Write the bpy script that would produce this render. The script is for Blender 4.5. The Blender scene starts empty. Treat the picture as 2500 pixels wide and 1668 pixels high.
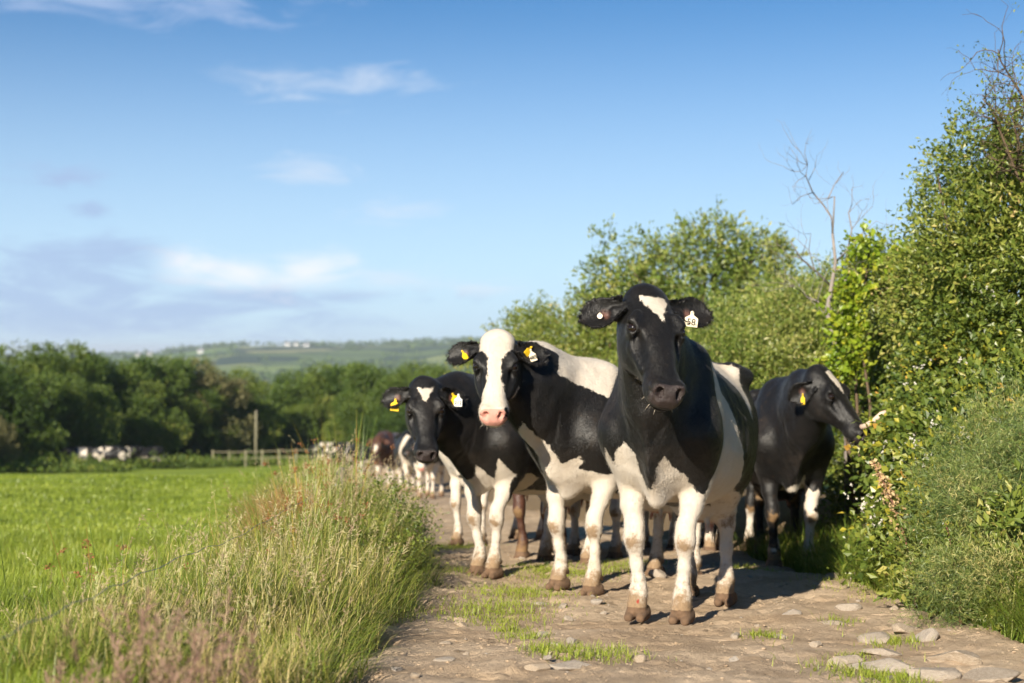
import bpy, math, random
import numpy as np
from mathutils import Matrix, Vector
R = math.radians
rng = np.random.default_rng(7)
random.seed(7)
S = bpy.context.scene
COL = S.collection

# ------------------------------------------------------------------ camera
cam = bpy.data.cameras.new('camera')
cam.lens = 50.0
cam.sensor_width = 36.0
cam.clip_start = 0.05
cam.clip_end = 200000.0
cam.dof.use_dof = True
cam.dof.focus_distance = 6.75
cam.dof.aperture_fstop = 2.4
camo = bpy.data.objects.new('camera', cam)
COL.objects.link(camo)
camo.location = (0, 0, 0.8)
camo.rotation_euler = (R(90.33), 0, 0)
S.camera = camo

# ------------------------------------------------------------------ light
SUN_EL, SUN_AZ = R(26), R(25)      # sun low behind the camera, a little to the left
sun_from = Vector((-math.sin(SUN_AZ) * math.cos(SUN_EL), -math.cos(SUN_AZ) * math.cos(SUN_EL), math.sin(SUN_EL)))
sl = bpy.data.lights.new('sun', 'SUN')
sl.energy = 5.0
sl.angle = R(0.5)
sl.color = (1.0, 0.90, 0.74)
so = bpy.data.objects.new('sun', sl)
COL.objects.link(so)
so.rotation_euler = (-sun_from).to_track_quat('-Z', 'Y').to_euler()

S.view_settings.view_transform = 'Standard'
S.view_settings.look = 'None'
S.view_settings.exposure = 0.92
S.view_settings.gamma = 1.0
S.view_settings.use_curve_mapping = False
S.cycles.use_denoising = True
S.cycles.max_bounces = 6
S.cycles.diffuse_bounces = 3
S.cycles.glossy_bounces = 2
S.cycles.transmission_bounces = 3
S.cycles.transparent_max_bounces = 6
S.cycles.volume_bounces = 0
S.cycles.caustics_reflective = False
S.cycles.caustics_refractive = False
S.cycles.use_adaptive_sampling = True
S.cycles.adaptive_threshold = 0.02


class NT:
    """small helper for writing node trees"""
    def __init__(self, tree):
        self.t = tree
        tree.nodes.clear()

    def n(self, kind, **props):
        nd = self.t.nodes.new(kind)
        for k, v in props.items():
            setattr(nd, k, v)
        return nd

    def put(self, sock, v):
        if v is None:
            return
        if isinstance(v, bpy.types.NodeSocket):
            self.t.links.new(v, sock)
        else:
            if hasattr(sock.default_value, '__len__') and not hasattr(v, '__len__'):
                v = (v,) * len(sock.default_value)
            if hasattr(sock.default_value, '__len__') and len(sock.default_value) == 4 and len(v) == 3:
                v = (*v, 1.0)
            sock.default_value = v

    def m(self, op, a, b=None, c=None, clamp=False):
        nd = self.n('ShaderNodeMath', operation=op, use_clamp=clamp)
        for i, v in enumerate((a, b, c)):
            if v is not None:
                self.put(nd.inputs[i], v)
        return nd.outputs[0]

    def mix(self, f, a, b, blend='MIX'):
        nd = self.n('ShaderNodeMix', data_type='RGBA', blend_type=blend)
        self.put(nd.inputs[0], f)
        self.put(nd.inputs[6], a)
        self.put(nd.inputs[7], b)
        return nd.outputs[2]

    def ramp(self, f, stops, interp='LINEAR'):
        nd = self.n('ShaderNodeValToRGB')
        cr = nd.color_ramp
        cr.interpolation = interp
        while len(cr.elements) < len(stops):
            cr.elements.new(0.5)
        for e, (p, c) in zip(cr.elements, stops):
            e.position = p
            e.color = (*c, 1.0) if len(c) == 3 else c
        self.put(nd.inputs[0], f)
        return nd.outputs[0]

    def step(self, v, lo, hi):
        nd = self.n('ShaderNodeMapRange', interpolation_type='SMOOTHSTEP')
        self.put(nd.inputs[0], v)
        nd.inputs[1].default_value = lo
        nd.inputs[2].default_value = hi
        return nd.outputs[0]

    def noise(self, vec, scale, detail=3.0, rough=0.55, dist=0.0, out=0):
        nd = self.n('ShaderNodeTexNoise')
        self.put(nd.inputs['Vector'], vec)
        nd.inputs['Scale'].default_value = scale
        nd.inputs['Detail'].default_value = detail
        nd.inputs['Roughness'].default_value = rough
        nd.inputs['Distortion'].default_value = dist
        return nd.outputs[out]

    def attr(self, name, out=2):
        return self.n('ShaderNodeAttribute', attribute_name=name).outputs[out]

    def bump(self, h, strength=0.3, dist=0.01, normal=None):
        nd = self.n('ShaderNodeBump')
        nd.inputs['Strength'].default_value = strength
        nd.inputs['Distance'].default_value = dist
        self.put(nd.inputs['Height'], h)
        if normal is not None:
            self.put(nd.inputs['Normal'], normal)
        return nd.outputs[0]


# ------------------------------------------------------------------ sky with a few clouds
world = bpy.data.worlds.new('World')
S.world = world
world.use_nodes = True
world.cycles.sampling_method = 'MANUAL'
world.cycles.sample_map_resolution = 256
W = NT(world.node_tree)
sky = W.n('ShaderNodeTexSky', sky_type='NISHITA')
sky.sun_disc = False
sky.sun_elevation = SUN_EL
sky.sun_rotation = math.pi + SUN_AZ
sky.altitude = 1800
sky.air_density = 0.85
sky.dust_density = 0.0
sky.ozone_density = 5.5
co = W.n('ShaderNodeTexCoord').outputs['Generated']
sp = W.n('ShaderNodeSeparateXYZ')
W.put(sp.inputs[0], co)
az = W.m('ARCTAN2', sp.outputs[0], sp.outputs[1])
el = W.m('ARCSINE', sp.outputs[2])
cv = W.n('ShaderNodeCombineXYZ')
W.put(cv.inputs[0], W.m('MULTIPLY', az, 1.0))
W.put(cv.inputs[1], W.m('MULTIPLY', el, 3.4))
n1 = W.noise(cv.outputs[0], 15.0, 7.0, 0.62, 0.6)
SKYPX = 3472.0
ae = W.n('ShaderNodeCombineXYZ')
W.put(ae.inputs[0], az)
W.put(ae.inputs[1], el)


def cloud_field(items):
    """largest of several soft ellipses: 1 in the middle, 0 on the rim"""
    best = None
    for (px, py, hw, hh) in items:
        a0 = math.atan((px - 1250) / SKYPX) if abs(px - 1250) < 1300 else (px - 1250) / SKYPX
        e0 = (854 - py) / SKYPX
        ma = W.n('ShaderNodeVectorMath', operation='MULTIPLY_ADD')
        W.put(ma.inputs[0], ae.outputs[0])
        ma.inputs[1].default_value = (SKYPX / hw, SKYPX / hh, 0)
        ma.inputs[2].default_value = (-a0 * SKYPX / hw, -e0 * SKYPX / hh, 0)
        ln = W.n('ShaderNodeVectorMath', operation='LENGTH')
        W.put(ln.inputs[0], ma.outputs[0])
        best = ln.outputs['Value'] if best is None else W.m('MINIMUM', best, ln.outputs['Value'])
    return W.m('SUBTRACT', 1.0, best)


def cover(field, amount, lo, hi, op):
    g = W.m('MULTIPLY_ADD', W.m('SUBTRACT', n1, 0.5), amount, field)
    return W.m('MULTIPLY', W.step(g, lo, hi), op)


bright = cover(cloud_field([(470, 652, 105, 48), (590, 672, 130, 46), (745, 668, 110, 52), (-1500, 620, 300, 60), (3600, 640, 300, 50)]), 3.0, -0.35, 1.1, 0.82)
wisp = cover(cloud_field([(760, 215, 260, 40), (755, 425, 92, 38), (950, 525, 130, 34), (930, 690, 150, 34), (1150, 702, 150, 22), (-700, 300, 300, 50), (4700, 500, 420, 60)]), 5.0, -0.3, 1.6, 0.50)
shade = cover(cloud_field([(250, 10, 370, 80), (160, 455, 100, 28), (215, 527, 42, 20), (60, 700, 380, 105), (300, 650, 150, 70), (260, 770, 520, 62), (620, 725, 420, 26), (-2600, 560, 420, 70), (6000, 560, 420, 60)]), 4.2, -0.4, 1.0, 0.78)
veil = W.m('MULTIPLY', W.m('SUBTRACT', 1.0, W.step(el, 0.0, 0.28)), 0.74)     # thin summer haze, all round
low = W.m('MULTIPLY', W.m('SUBTRACT', 1.0, W.step(el, 0.0, 0.065)), 0.45)      # bank of thin cloud along the horizon, all round
skyc = W.mix(1.0, sky.outputs[0], (0.66, 1.04, 1.08), 'MULTIPLY')
final = W.mix(veil, skyc, (7.0, 8.3, 9.3))
final = W.mix(low, final, (5.0, 6.3, 8.2))
final = W.mix(shade, final, (3.9, 5.2, 7.7))
final = W.mix(wisp, final, (7.8, 8.3, 9.2))
final = W.mix(bright, final, (9.4, 9.5, 9.8))
bg = W.n('ShaderNodeBackground')
W.put(bg.inputs[0], final)
bg.inputs[1].default_value = 0.057
W.put(W.n('ShaderNodeOutputWorld').inputs[0], bg.outputs[0])

# ------------------------------------------------------------------ helpers
def hash3(ix, iy, iz, seed):
    h = (ix.astype(np.int64) * 374761393 + iy.astype(np.int64) * 668265263 + iz.astype(np.int64) * 2147483647 + seed * 1274126177) & 0xFFFFFFFF
    h = ((h ^ (h >> 13)) * 1274126177) & 0xFFFFFFFF
    h = h ^ (h >> 16)
    return (h & 0xFFFFFF).astype(np.float32) / 16777215.0


def vnoise(x, y, z=None, seed=0):
    """smooth value noise, -1..1"""
    x = np.asarray(x, np.float64)
    y = np.asarray(y, np.float64)
    z = np.zeros_like(x) if z is None else np.asarray(z, np.float64)
    ix, iy, iz = np.floor(x), np.floor(y), np.floor(z)
    fx, fy, fz = x - ix, y - iy, z - iz
    ux, uy, uz = [f * f * (3 - 2 * f) for f in (fx, fy, fz)]
    r = 0
    for a in (0, 1):
        for b in (0, 1):
            for c in (0, 1):
                w = (ux if a else 1 - ux) * (uy if b else 1 - uy) * (uz if c else 1 - uz)
                r = r + w * hash3(ix + a, iy + b, iz + c, seed)
    return r * 2 - 1


def fbm(x, y, z=None, octaves=4, seed=0, gain=0.5):
    r, a, f = 0, 1.0, 1.0
    for o in range(octaves):
        r = r + a * vnoise(np.asarray(x) * f, np.asarray(y) * f, None if z is None else np.asarray(z) * f, seed + o * 17)
        a *= gain
        f *= 2.03
    return r


def sstep(v, lo, hi):
    t = np.clip((np.asarray(v, float) - lo) / (hi - lo), 0, 1)
    return t * t * (3 - 2 * t)


def mesh_np(name, verts, faces, attrs=None, mats=(), smooth=True, mat_index=None):
    """mesh from arrays; faces is an (n,3) or (n,4) array or a list of such arrays"""
    if not isinstance(faces, (list, tuple)):
        faces = [faces]
    faces = [f for f in faces if len(f)]
    me = bpy.data.meshes.new(name)
    verts = np.ascontiguousarray(verts, np.float32)
    me.vertices.add(len(verts))
    me.vertices.foreach_set('co', verts.ravel())
    nl = sum(f.size for f in faces)
    nf = sum(len(f) for f in faces)
    me.loops.add(nl)
    me.loops.foreach_set('vertex_index', np.concatenate([f.ravel() for f in faces]).astype(np.int32))
    me.polygons.add(nf)
    tot = np.concatenate([np.full(len(f), f.shape[1], np.int32) for f in faces])
    me.polygons.foreach_set('loop_start', np.concatenate([[0], np.cumsum(tot)[:-1]]).astype(np.int32))
    me.polygons.foreach_set('loop_total', tot)
    me.polygons.foreach_set('use_smooth', np.full(nf, smooth))
    for k, v in (attrs or {}).items():
        a = me.attributes.new(k, 'FLOAT', 'POINT')
        a.data.foreach_set('value', np.ascontiguousarray(v, np.float32))
    for mt in (mats if isinstance(mats, (list, tuple)) else [mats]):
        me.materials.append(mt)
    if mat_index is not None:
        me.polygons.foreach_set('material_index', np.ascontiguousarray(mat_index, np.int32))
    me.update()
    return me


def obj(name, data, parent=None, loc=None, label=None, category=None, group=None, kind=None):
    o = bpy.data.objects.new(name, data)
    COL.objects.link(o)
    if parent is not None:
        o.parent = parent
    if loc is not None:
        o.location = loc
    for k, v in (('label', label), ('category', category), ('group', group), ('kind', kind)):
        if v:
            o[k] = v
    return o


class MB:
    """collects pieces into one mesh"""
    def __init__(self):
        self.v, self.f3, self.f4, self.m3, self.m4, self.n = [], [], [], [], [], 0
        self.a = {}

    def add(self, v, f, mat=0, **attrs):
        v = np.asarray(v, np.float32)
        f = np.asarray(f, np.int64) + self.n
        (self.f3 if f.shape[1] == 3 else self.f4).append(f)
        (self.m3 if f.shape[1] == 3 else self.m4).append(np.full(len(f), mat))
        self.v.append(v)
        for k in set(self.a) | set(attrs):
            self.a.setdefault(k, [np.zeros(self.n, np.float32)] if self.n else [])
            val = attrs.get(k, 0.0)
            self.a[k].append(np.broadcast_to(np.asarray(val, np.float32), (len(v),)).copy())
        self.n += len(v)

    def mesh(self, name, mats, smooth=True):
        fs = []
        mi = []
        if self.f3:
            fs.append(np.concatenate(self.f3)); mi.append(np.concatenate(self.m3))
        if self.f4:
            fs.append(np.concatenate(self.f4)); mi.append(np.concatenate(self.m4))
        return mesh_np(name, np.concatenate(self.v), fs, {k: np.concatenate(x) for k, x in self.a.items()}, mats, smooth, np.concatenate(mi))


def tube(points, radii, sides=6, cap=True):
    """verts and quads of a tube along points"""
    P = np.asarray(points, float)
    r = np.broadcast_to(np.asarray(radii, float), (len(P),))
    T = np.gradient(P, axis=0)
    T /= np.linalg.norm(T, axis=1)[:, None] + 1e-9
    ref = np.array([0, 0, 1.0]) if abs(T[0, 2]) < 0.9 else np.array([1.0, 0, 0])
    V = []
    for i in range(len(P)):
        a = np.cross(T[i], ref); a /= np.linalg.norm(a) + 1e-9
        b = np.cross(T[i], a)
        ref = np.cross(a, T[i]) if abs(np.dot(ref, T[i])) > 0.95 else ref
        th = np.arange(sides) / sides * 2 * math.pi
        V.append(P[i] + r[i] * (np.cos(th)[:, None] * a + np.sin(th)[:, None] * b))
    V = np.concatenate(V)
    F = []
    for i in range(len(P) - 1):
        for j in range(sides):
            k = (j + 1) % sides
            F.append((i * sides + j, i * sides + k, (i + 1) * sides + k, (i + 1) * sides + j))
    F = np.array(F)
    if cap:
        n = len(V)
        V = np.concatenate([V, P[:1], P[-1:]])
        C = []
        m = (len(P) - 1) * sides
        for j in range(sides):
            k = (j + 1) % sides
            C.append((n, k, j, j)); C.append((n + 1, m + j, m + k, m + k))
        # degenerate quads are avoided: caps come back as triangles
        return V, F, np.array([c[:3] for c in C])
    return V, F, np.zeros((0, 3), int)


def add_tube(mb, points, radii, sides=6, mat=0, **attrs):
    V, F, C = tube(points, radii, sides)
    n0 = mb.n
    mb.add(V, F, mat, **attrs)
    if len(C):
        mb.f3.append(C + n0)
        mb.m3.append(np.full(len(C), mat))


def box_vf(lo, hi):
    lo, hi = np.array(lo, float), np.array(hi, float)
    V = np.array([[(hi if i & 1 else lo)[0], (hi if i & 2 else lo)[1], (hi if i & 4 else lo)[2]] for i in range(8)])
    F = np.array([(0, 2, 3, 1), (4, 5, 7, 6), (0, 1, 5, 4), (2, 6, 7, 3), (0, 4, 6, 2), (1, 3, 7, 5)])
    return V, F


def material(name, build):
    mt = bpy.data.materials.new(name)
    mt.use_nodes = True
    t = NT(mt.node_tree)
    surf = build(t)
    out = t.n('ShaderNodeOutputMaterial')
    t.put(out.inputs[0], surf)
    return mt


def principled(t, color, rough=0.7, spec=0.3, normal=None, **kw):
    p = t.n('ShaderNodeBsdfPrincipled')
    t.put(p.inputs['Base Color'], color)
    t.put(p.inputs['Roughness'], rough)
    t.put(p.inputs['Specular IOR Level'], spec)
    if normal is not None:
        t.put(p.inputs['Normal'], normal)
    for k, v in kw.items():
        t.put(p.inputs[k.replace('_', ' ')], v)
    return p.outputs[0]


def plain(name, color, rough=0.6, spec=0.3, var=0.15, scale=20.0):
    def b(t):
        c = t.n('ShaderNodeTexCoord').outputs['Object']
        nz = t.noise(c, scale, 4)
        col = t.mix(nz, [x * (1 - var) for x in color], [min(1, x * (1 + var)) for x in color])
        return principled(t, col, rough, spec, t.bump(nz, 0.2, 0.002))
    return material(name, b)


def leaf_material(name, stops, trans=0.3, rough=0.5, spec=0.35, gain=(1.75, 1.42, 1.45), vary=0.0):
    """colour from the per-leaf attribute 'rnd', light passing through"""
    def b(t):
        rnd = t.attr('rnd')
        col = t.ramp(rnd, [(p_, (min(.6, c_[0] * gain[0]), min(.6, c_[1] * gain[1]), min(.5, c_[2] * gain[2]))) for p_, c_ in stops])
        if vary:      # every plant has its own tint
            oi = t.n('ShaderNodeObjectInfo').outputs['Random']
            hs_ = t.n('ShaderNodeHueSaturation')
            t.put(hs_.inputs['Color'], col)
            t.put(hs_.inputs['Hue'], t.m('MULTIPLY_ADD', oi, -0.06 * vary, 0.5 + 0.02 * vary))
            t.put(hs_.inputs['Value'], t.m('MULTIPLY_ADD', oi, 1.1 * vary, 1.0 - 0.4 * vary))
            col = hs_.outputs[0]
        p = principled(t, col, rough, spec)
        tr = t.n('ShaderNodeBsdfTranslucent')
        t.put(tr.inputs[0], t.mix(0.5, col, (0.30, 0.36, 0.05), 'MIX'))
        mx = t.n('ShaderNodeMixShader')
        mx.inputs[0].default_value = trans
        t.put(mx.inputs[1], p)
        t.put(mx.inputs[2], tr.outputs[0])
        return mx.outputs[0]
    return material(name, b)


def ground_z(x, y):
    """height of the land; the camera stands at (0, 0, 0.8)"""
    x = np.asarray(x, float)
    y = np.asarray(y, float)
    near = np.where(y < 15, -0.08 * y, -1.2 - 0.073 * (y - 15))
    near = np.where(y > 130, np.interp(y, [130, 300, 600, 1000, 1500, 2100, 2600, 3200, 4200, 9000],
                                       [-9.6, -30, -44, -46, -34, -12, 0, -20, -60, -70]), near)
    a = x / np.maximum(y, 1.0)
    ridge = np.interp(a, [-0.60, -0.40, -0.26, -0.20, -0.16, -0.12, -0.085, -0.05, 0.1, 0.6], [-30, -16, -6, 7, 8.5, 7.5, 11, 17, 24, 30])
    wr = np.exp(-((y - 2600) / 800.0) ** 2) * (y > 900)
    far = sstep(y, 500, 1600)
    z = near + wr * ridge + far * 5.0 * fbm(x / 420.0, y / 420.0, octaves=3, seed=5) * np.exp(-((y - 1700) / 900.0) ** 2)
    # the field rolls softly, the verge is a low bank between the field and the lane
    field = sstep(-x, 1.5, 3.5) * sstep(y, -3, 6) * (1 - sstep(y, 100, 140))
    z = z + field * (0.10 * fbm(x / 4.0, y / 4.0, octaves=2, seed=3) + 0.25 * fbm(x / 22.0, y / 22.0, octaves=2, seed=4) * sstep(y, 10, 30))
    xl = lane_x(y) - 1.38
    bank = np.exp(-(((x - (xl - 0.75)) / 0.55) ** 2)) * (0.10 + 0.22 * np.exp(-((y - 11.5) / 2.6) ** 2)) * (1 - sstep(y, 45, 70))
    xr = lane_x(y) + 1.45
    rb = sstep(x - xr, 0.0, 1.5) * 0.45 * (1 - sstep(y, 60, 90))
    return z + bank + rb


def lane_x(y):
    """middle of the lane: straight at first, then bending away to the left"""
    y = np.asarray(y, float)
    return 0.80 - np.interp(y, [-30, 9, 12, 15, 18, 21, 25, 30, 40, 60, 90], [0, 0, 0.22, 0.65, 1.15, 1.7, 2.5, 3.2, 4.4, 6.6, 9.5])


def norm(v):
    v = np.asarray(v, float)
    return v / np.linalg.norm(v)


def gz(x, y):
    return float(ground_z(x, y))


# ------------------------------------------------------------------ land, sea, lane
def graded(near_lo, near_hi, step, far_lo, far_hi, growth=1.12):
    a = list(np.arange(near_lo, near_hi, step))
    s, x = step, near_hi
    while x < far_hi:
        a.append(x); s *= growth; x += s
    a.append(far_hi)
    s, x = step, near_lo
    lo = []
    while x > far_lo:
        s *= growth; x -= s
        lo.append(max(x, far_lo))
    return np.array(sorted(set(lo)) + a)


def grid_mesh(name, xs, ys, zf, mat, attrs=None):
    X, Y = np.meshgrid(xs, ys, indexing='ij')
    Z = zf(X, Y)
    n = np.arange(X.size).reshape(X.shape)
    Q = np.stack([n[:-1, :-1], n[1:, :-1], n[1:, 1:], n[:-1, 1:]], -1).reshape(-1, 4)
    return mesh_np(name, np.stack([X, Y, Z], -1).reshape(-1, 3), Q, attrs or {}, mat)


def land_mat(t):
    g = t.n('ShaderNodeNewGeometry').outputs['Position']
    sp_ = t.n('ShaderNodeSeparateXYZ')
    t.put(sp_.inputs[0], g)
    y = sp_.outputs[1]
    mp = t.n('ShaderNodeMapping')
    t.put(mp.inputs[0], g)
    mp.inputs['Scale'].default_value = (0.35, 1.0, 1.0)
    big = t.noise(mp.outputs[0], 0.45, 5, 0.6)
    fine = t.noise(g, 9.0, 5, 0.65)
    grass = t.mix(t.step(big, 0.36, 0.66), (0.165, 0.240, 0.026), (0.300, 0.360, 0.046))
    grass = t.mix(t.m('MULTIPLY', fine, 0.6), grass, (0.135, 0.190, 0.020))
    dirt = t.mix(t.noise(g, 14, 5, 0.7), (0.10, 0.072, 0.042), (0.23, 0.165, 0.095))
    # patchwork of far fields with hedges
    vw = t.n('ShaderNodeMapping')
    t.put(vw.inputs[0], g)
    vw.inputs['Scale'].default_value = (0.0052, 0.0034, 0.0)
    vw.inputs['Rotation'].default_value = (0, 0, 0.5)
    wp = t.noise(vw.outputs[0], 2.0, 2, 0.5, 0.0, 1)
    ad = t.n('ShaderNodeVectorMath', operation='MULTIPLY_ADD')
    t.put(ad.inputs[0], wp)
    ad.inputs[1].default_value = (0.35, 0.35, 0)
    t.put(ad.inputs[2], vw.outputs[0])
    vo = t.n('ShaderNodeTexVoronoi', feature='F1')
    t.put(vo.inputs['Vector'], ad.outputs[0])
    vo.inputs['Scale'].default_value = 1.0
    ve = t.n('ShaderNodeTexVoronoi', feature='DISTANCE_TO_EDGE')
    t.put(ve.inputs['Vector'], ad.outputs[0])
    ve.inputs['Scale'].default_value = 1.0
    sc = t.n('ShaderNodeSeparateColor')
    t.put(sc.inputs[0], vo.outputs['Color'])
    fld = t.ramp(sc.outputs[0], [(0.0, (0.10, 0.16, 0.03)), (0.3, (0.15, 0.23, 0.045)), (0.55, (0.25, 0.28, 0.08)), (0.75, (0.08, 0.13, 0.03)), (0.92, (0.38, 0.33, 0.14)), (1.0, (0.19, 0.25, 0.06))])
    fld = t.mix(t.m('MULTIPLY', t.noise(g, 0.02, 4), 0.5), fld, (0.09, 0.13, 0.03))
    hedge = t.step(ve.outputs['Distance'], 0.02, 0.05)
    fld = t.mix(hedge, (0.022, 0.045, 0.016), fld)
    wood = t.step(t.noise(g, 0.0042, 3, 0.5), 0.54, 0.57)
    fld = t.mix(wood, fld, (0.024, 0.048, 0.018))
    lanez = t.attr('bare')
    col = t.mix(t.step(lanez, 0.3, 0.7), grass, dirt)
    col = t.mix(t.step(y, 160, 420), col, fld)
    return principled(t, col, 0.9, 0.15, t.bump(fine, 0.6, 0.03))


LAND = material('land', land_mat)
xs = graded(-9.0, 5.0, 0.14, -7000, 7000, 1.13)
ys = graded(-2.0, 34.0, 0.16, -120, 9000, 1.045)
def sheet_z(x, y):
    """the land sheet is let down below the lane, which has a surface of its own"""
    d = x - lane_x(y)
    return ground_z(x, y) - 0.16 * sstep(d, -1.55, -1.25) * (1 - sstep(d, 1.35, 1.65)) * (y > 1.6) * (y < 89)


me = grid_mesh('ground', xs, ys, sheet_z, LAND)
XY = np.zeros(len(me.vertices) * 3, np.float32)
me.vertices.foreach_get('co', XY)
XY = XY.reshape(-1, 3)
dl_ = XY[:, 0] - lane_x(XY[:, 1])
bare = sstep(dl_, -1.75, -1.45) * (1 - sstep(dl_, 3.5, 6.0)) * (XY[:, 1] < 90)
me.attributes.new('bare', 'FLOAT', 'POINT').data.foreach_set('value', bare.astype(np.float32))
obj('ground', me, kind='structure')

SEA = material('sea', lambda t: principled(t, (0.02, 0.06, 0.12), 0.35, 0.5))
sv = np.array([(-40000, 2900, -58), (40000, 2900, -58), (40000, 60000, -58), (-40000, 60000, -58)], float)
obj('sea', mesh_np('sea', sv, np.array([[0, 1, 2, 3]]), {}, SEA), kind='structure')


def lane_relief(x, y):
    r = 0.018 * fbm(x / 0.40, y / 0.40, octaves=5, seed=21, gain=0.52) + 0.030 * fbm(x / 1.6, y / 1.6, octaves=2, seed=22)
    clod = fbm(x / 0.045, y / 0.045, octaves=2, seed=23)
    r = r + 0.020 * np.clip(clod - 0.35, 0, 1) * (0.4 + 0.6 * sstep(fbm(x / 0.7, y / 0.7, octaves=2, seed=24), -0.4, 0.5))
    pit = fbm(x / 0.13, y / 0.10, octaves=2, seed=25)
    r = r - 0.018 * sstep(pit, 0.5, 1.0)
    return r


def lane_z(x, y, rel=True):
    d = x - lane_x(y)
    edge = 0.12 * fbm(x * 0 + 3.0, y / 0.5, octaves=3, seed=26)
    drop = sstep(-d, 1.30 + edge, 1.62 + edge) + sstep(d, 1.42 + edge, 1.80 + edge)
    bank = np.asarray(ground_z(x, y))
    return bank + 0.006 + (lane_relief(x, y) if rel else 0) - 0.14 * drop


def dirt_mat(t):
    g = t.n('ShaderNodeNewGeometry').outputs['Position']
    a = t.noise(g, 2.2, 5, 0.6)
    b_ = t.noise(g, 21, 7, 0.75)
    c_ = t.noise(g, 75, 4, 0.7)
    col = t.mix(t.step(a, 0.32, 0.70), (0.375, 0.272, 0.176), (0.535, 0.412, 0.288))
    col = t.mix(t.m('MULTIPLY', t.step(b_, 0.42, 0.68), 0.35), col, (0.27, 0.20, 0.14))
    col = t.mix(t.step(c_, 0.60, 0.78), col, (0.50, 0.41, 0.31))
    col = t.mix(t.m('MULTIPLY', t.step(t.noise(g, 5.5, 4, 0.6), 0.64, 0.71), 0.6), col, (0.12, 0.085, 0.05))
    h = t.m('ADD', t.m('MULTIPLY', b_, 1.0), t.m('MULTIPLY', c_, 0.45))
    return principled(t, col, 0.95, 0.12, t.bump(h, 0.9, 0.016))


DIRT = material('dirt', dirt_mat)
ly = np.concatenate([np.arange(1.5, 12.5, 0.021), np.arange(12.5, 24, 0.07), np.arange(24, 90, 0.35)])
lx = np.arange(-1.75, 1.95, 0.021)
LD, LY = np.meshgrid(lx, ly, indexing='ij')
LX = LD + lane_x(LY)
n_ = np.arange(LX.size).reshape(LX.shape)
Q_ = np.stack([n_[:-1, :-1], n_[1:, :-1], n_[1:, 1:], n_[:-1, 1:]], -1).reshape(-1, 4)
lane = obj('lane', mesh_np('lane', np.stack([LX, LY, lane_z(LX, LY)], -1).reshape(-1, 3), Q_, {}, DIRT), kind='structure')

# ------------------------------------------------------------------ stones in the lane
def stone_mat(t):
    c = t.n('ShaderNodeTexCoord').outputs['Object']
    oi = t.n('ShaderNodeObjectInfo').outputs['Random']
    a = t.noise(c, 9, 6, 0.7)
    col = t.mix(t.step(a, 0.35, 0.68), (0.30, 0.23, 0.16), (0.45, 0.37, 0.28))
    col = t.mix(t.m('MULTIPLY', oi, 0.5), col, (0.33, 0.32, 0.31))
    col = t.mix(t.step(t.noise(c, 22, 4), 0.62, 0.7), col, (0.22, 0.16, 0.10))
    return principled(t, col, 0.85, 0.2, t.bump(t.noise(c, 30, 6, 0.7), 0.6, 0.01))


STONE = material('stone', stone_mat)


def ico():
    p = (1 + 5 ** 0.5) / 2
    V = np.array([(-1, p, 0), (1, p, 0), (-1, -p, 0), (1, -p, 0), (0, -1, p), (0, 1, p), (0, -1, -p), (0, 1, -p), (p, 0, -1), (p, 0, 1), (-p, 0, -1), (-p, 0, 1)], float)
    Fc = [(0, 11, 5), (0, 5, 1), (0, 1, 7), (0, 7, 10), (0, 10, 11), (1, 5, 9), (5, 11, 4), (11, 10, 2), (10, 7, 6), (7, 1, 8), (3, 9, 4), (3, 4, 2), (3, 2, 6), (3, 6, 8), (3, 8, 9), (4, 9, 5), (2, 4, 11), (6, 2, 10), (8, 6, 7), (9, 8, 1)]
    V /= np.linalg.norm(V, axis=1)[:, None]
    return V, np.array(Fc)


def subdiv(V, Fc):
    V = list(map(tuple, V)); mid = {}; out = []
    def m(a, b):
        k = (min(a, b), max(a, b))
        if k not in mid:
            q = np.array(V[a]) + np.array(V[b]); q /= np.linalg.norm(q)
            V.append(tuple(q)); mid[k] = len(V) - 1
        return mid[k]
    for a, b, c in Fc:
        ab, bc, ca = m(a, b), m(b, c), m(c, a)
        out += [(a, ab, ca), (ab, b, bc), (ca, bc, c), (ab, bc, ca)]
    return np.array(V), np.array(out)


IV, IF = subdiv(*ico())
IV2, IF2 = subdiv(IV, IF)
stone_meshes = []
for s_ in range(9):
    g_ = np.random.default_rng(100 + s_)
    V = IV2.copy()
    for q in range(9):                       # break flat faces off
        nrm = g_.normal(size=3); nrm[2] *= 1.6; nrm /= np.linalg.norm(nrm)
        d_ = V @ nrm
        lim = g_.uniform(0.45, 0.85)
        V = V - np.outer(np.maximum(d_ - lim, 0), nrm)
    V += 0.05 * fbm(V[:, 0] * 3 + s_, V[:, 1] * 3, V[:, 2] * 3, 3, s_)[:, None] * IV2
    stone_meshes.append(mesh_np('stone', V, IF2, {}, STONE, smooth=False))


def at_ground(px, py, zf=lambda x, y: float(ground_z(x, y))):
    """where a photo direction meets the land (used once while laying things out)"""
    lo_, hi_ = 2.0, 60.0
    for _ in range(50):
        m_ = (lo_ + hi_) / 2
        z = 0.8 - (py - 854) / 3472 * m_
        if z > zf((px - 1250) / 3472 * m_, m_):
            lo_ = m_
        else:
            hi_ = m_
    return (px - 1250) / 3472 * lo_, lo_


def put_stone(x, y, sx, sy, sz, rot, k, sink=0.35):
    o = obj('stone', stone_meshes[k % 9], lane)
    o.location = (x, y, float(lane_z(x, y)) + sz * (0.5 - sink) * 1.0)
    o.scale = (sx / 1.7, sy / 1.7, sz / 1.6)
    o.rotation_euler = (random.uniform(-.12, .12), random.uniform(-.12, .12), rot)
    return o


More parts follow.
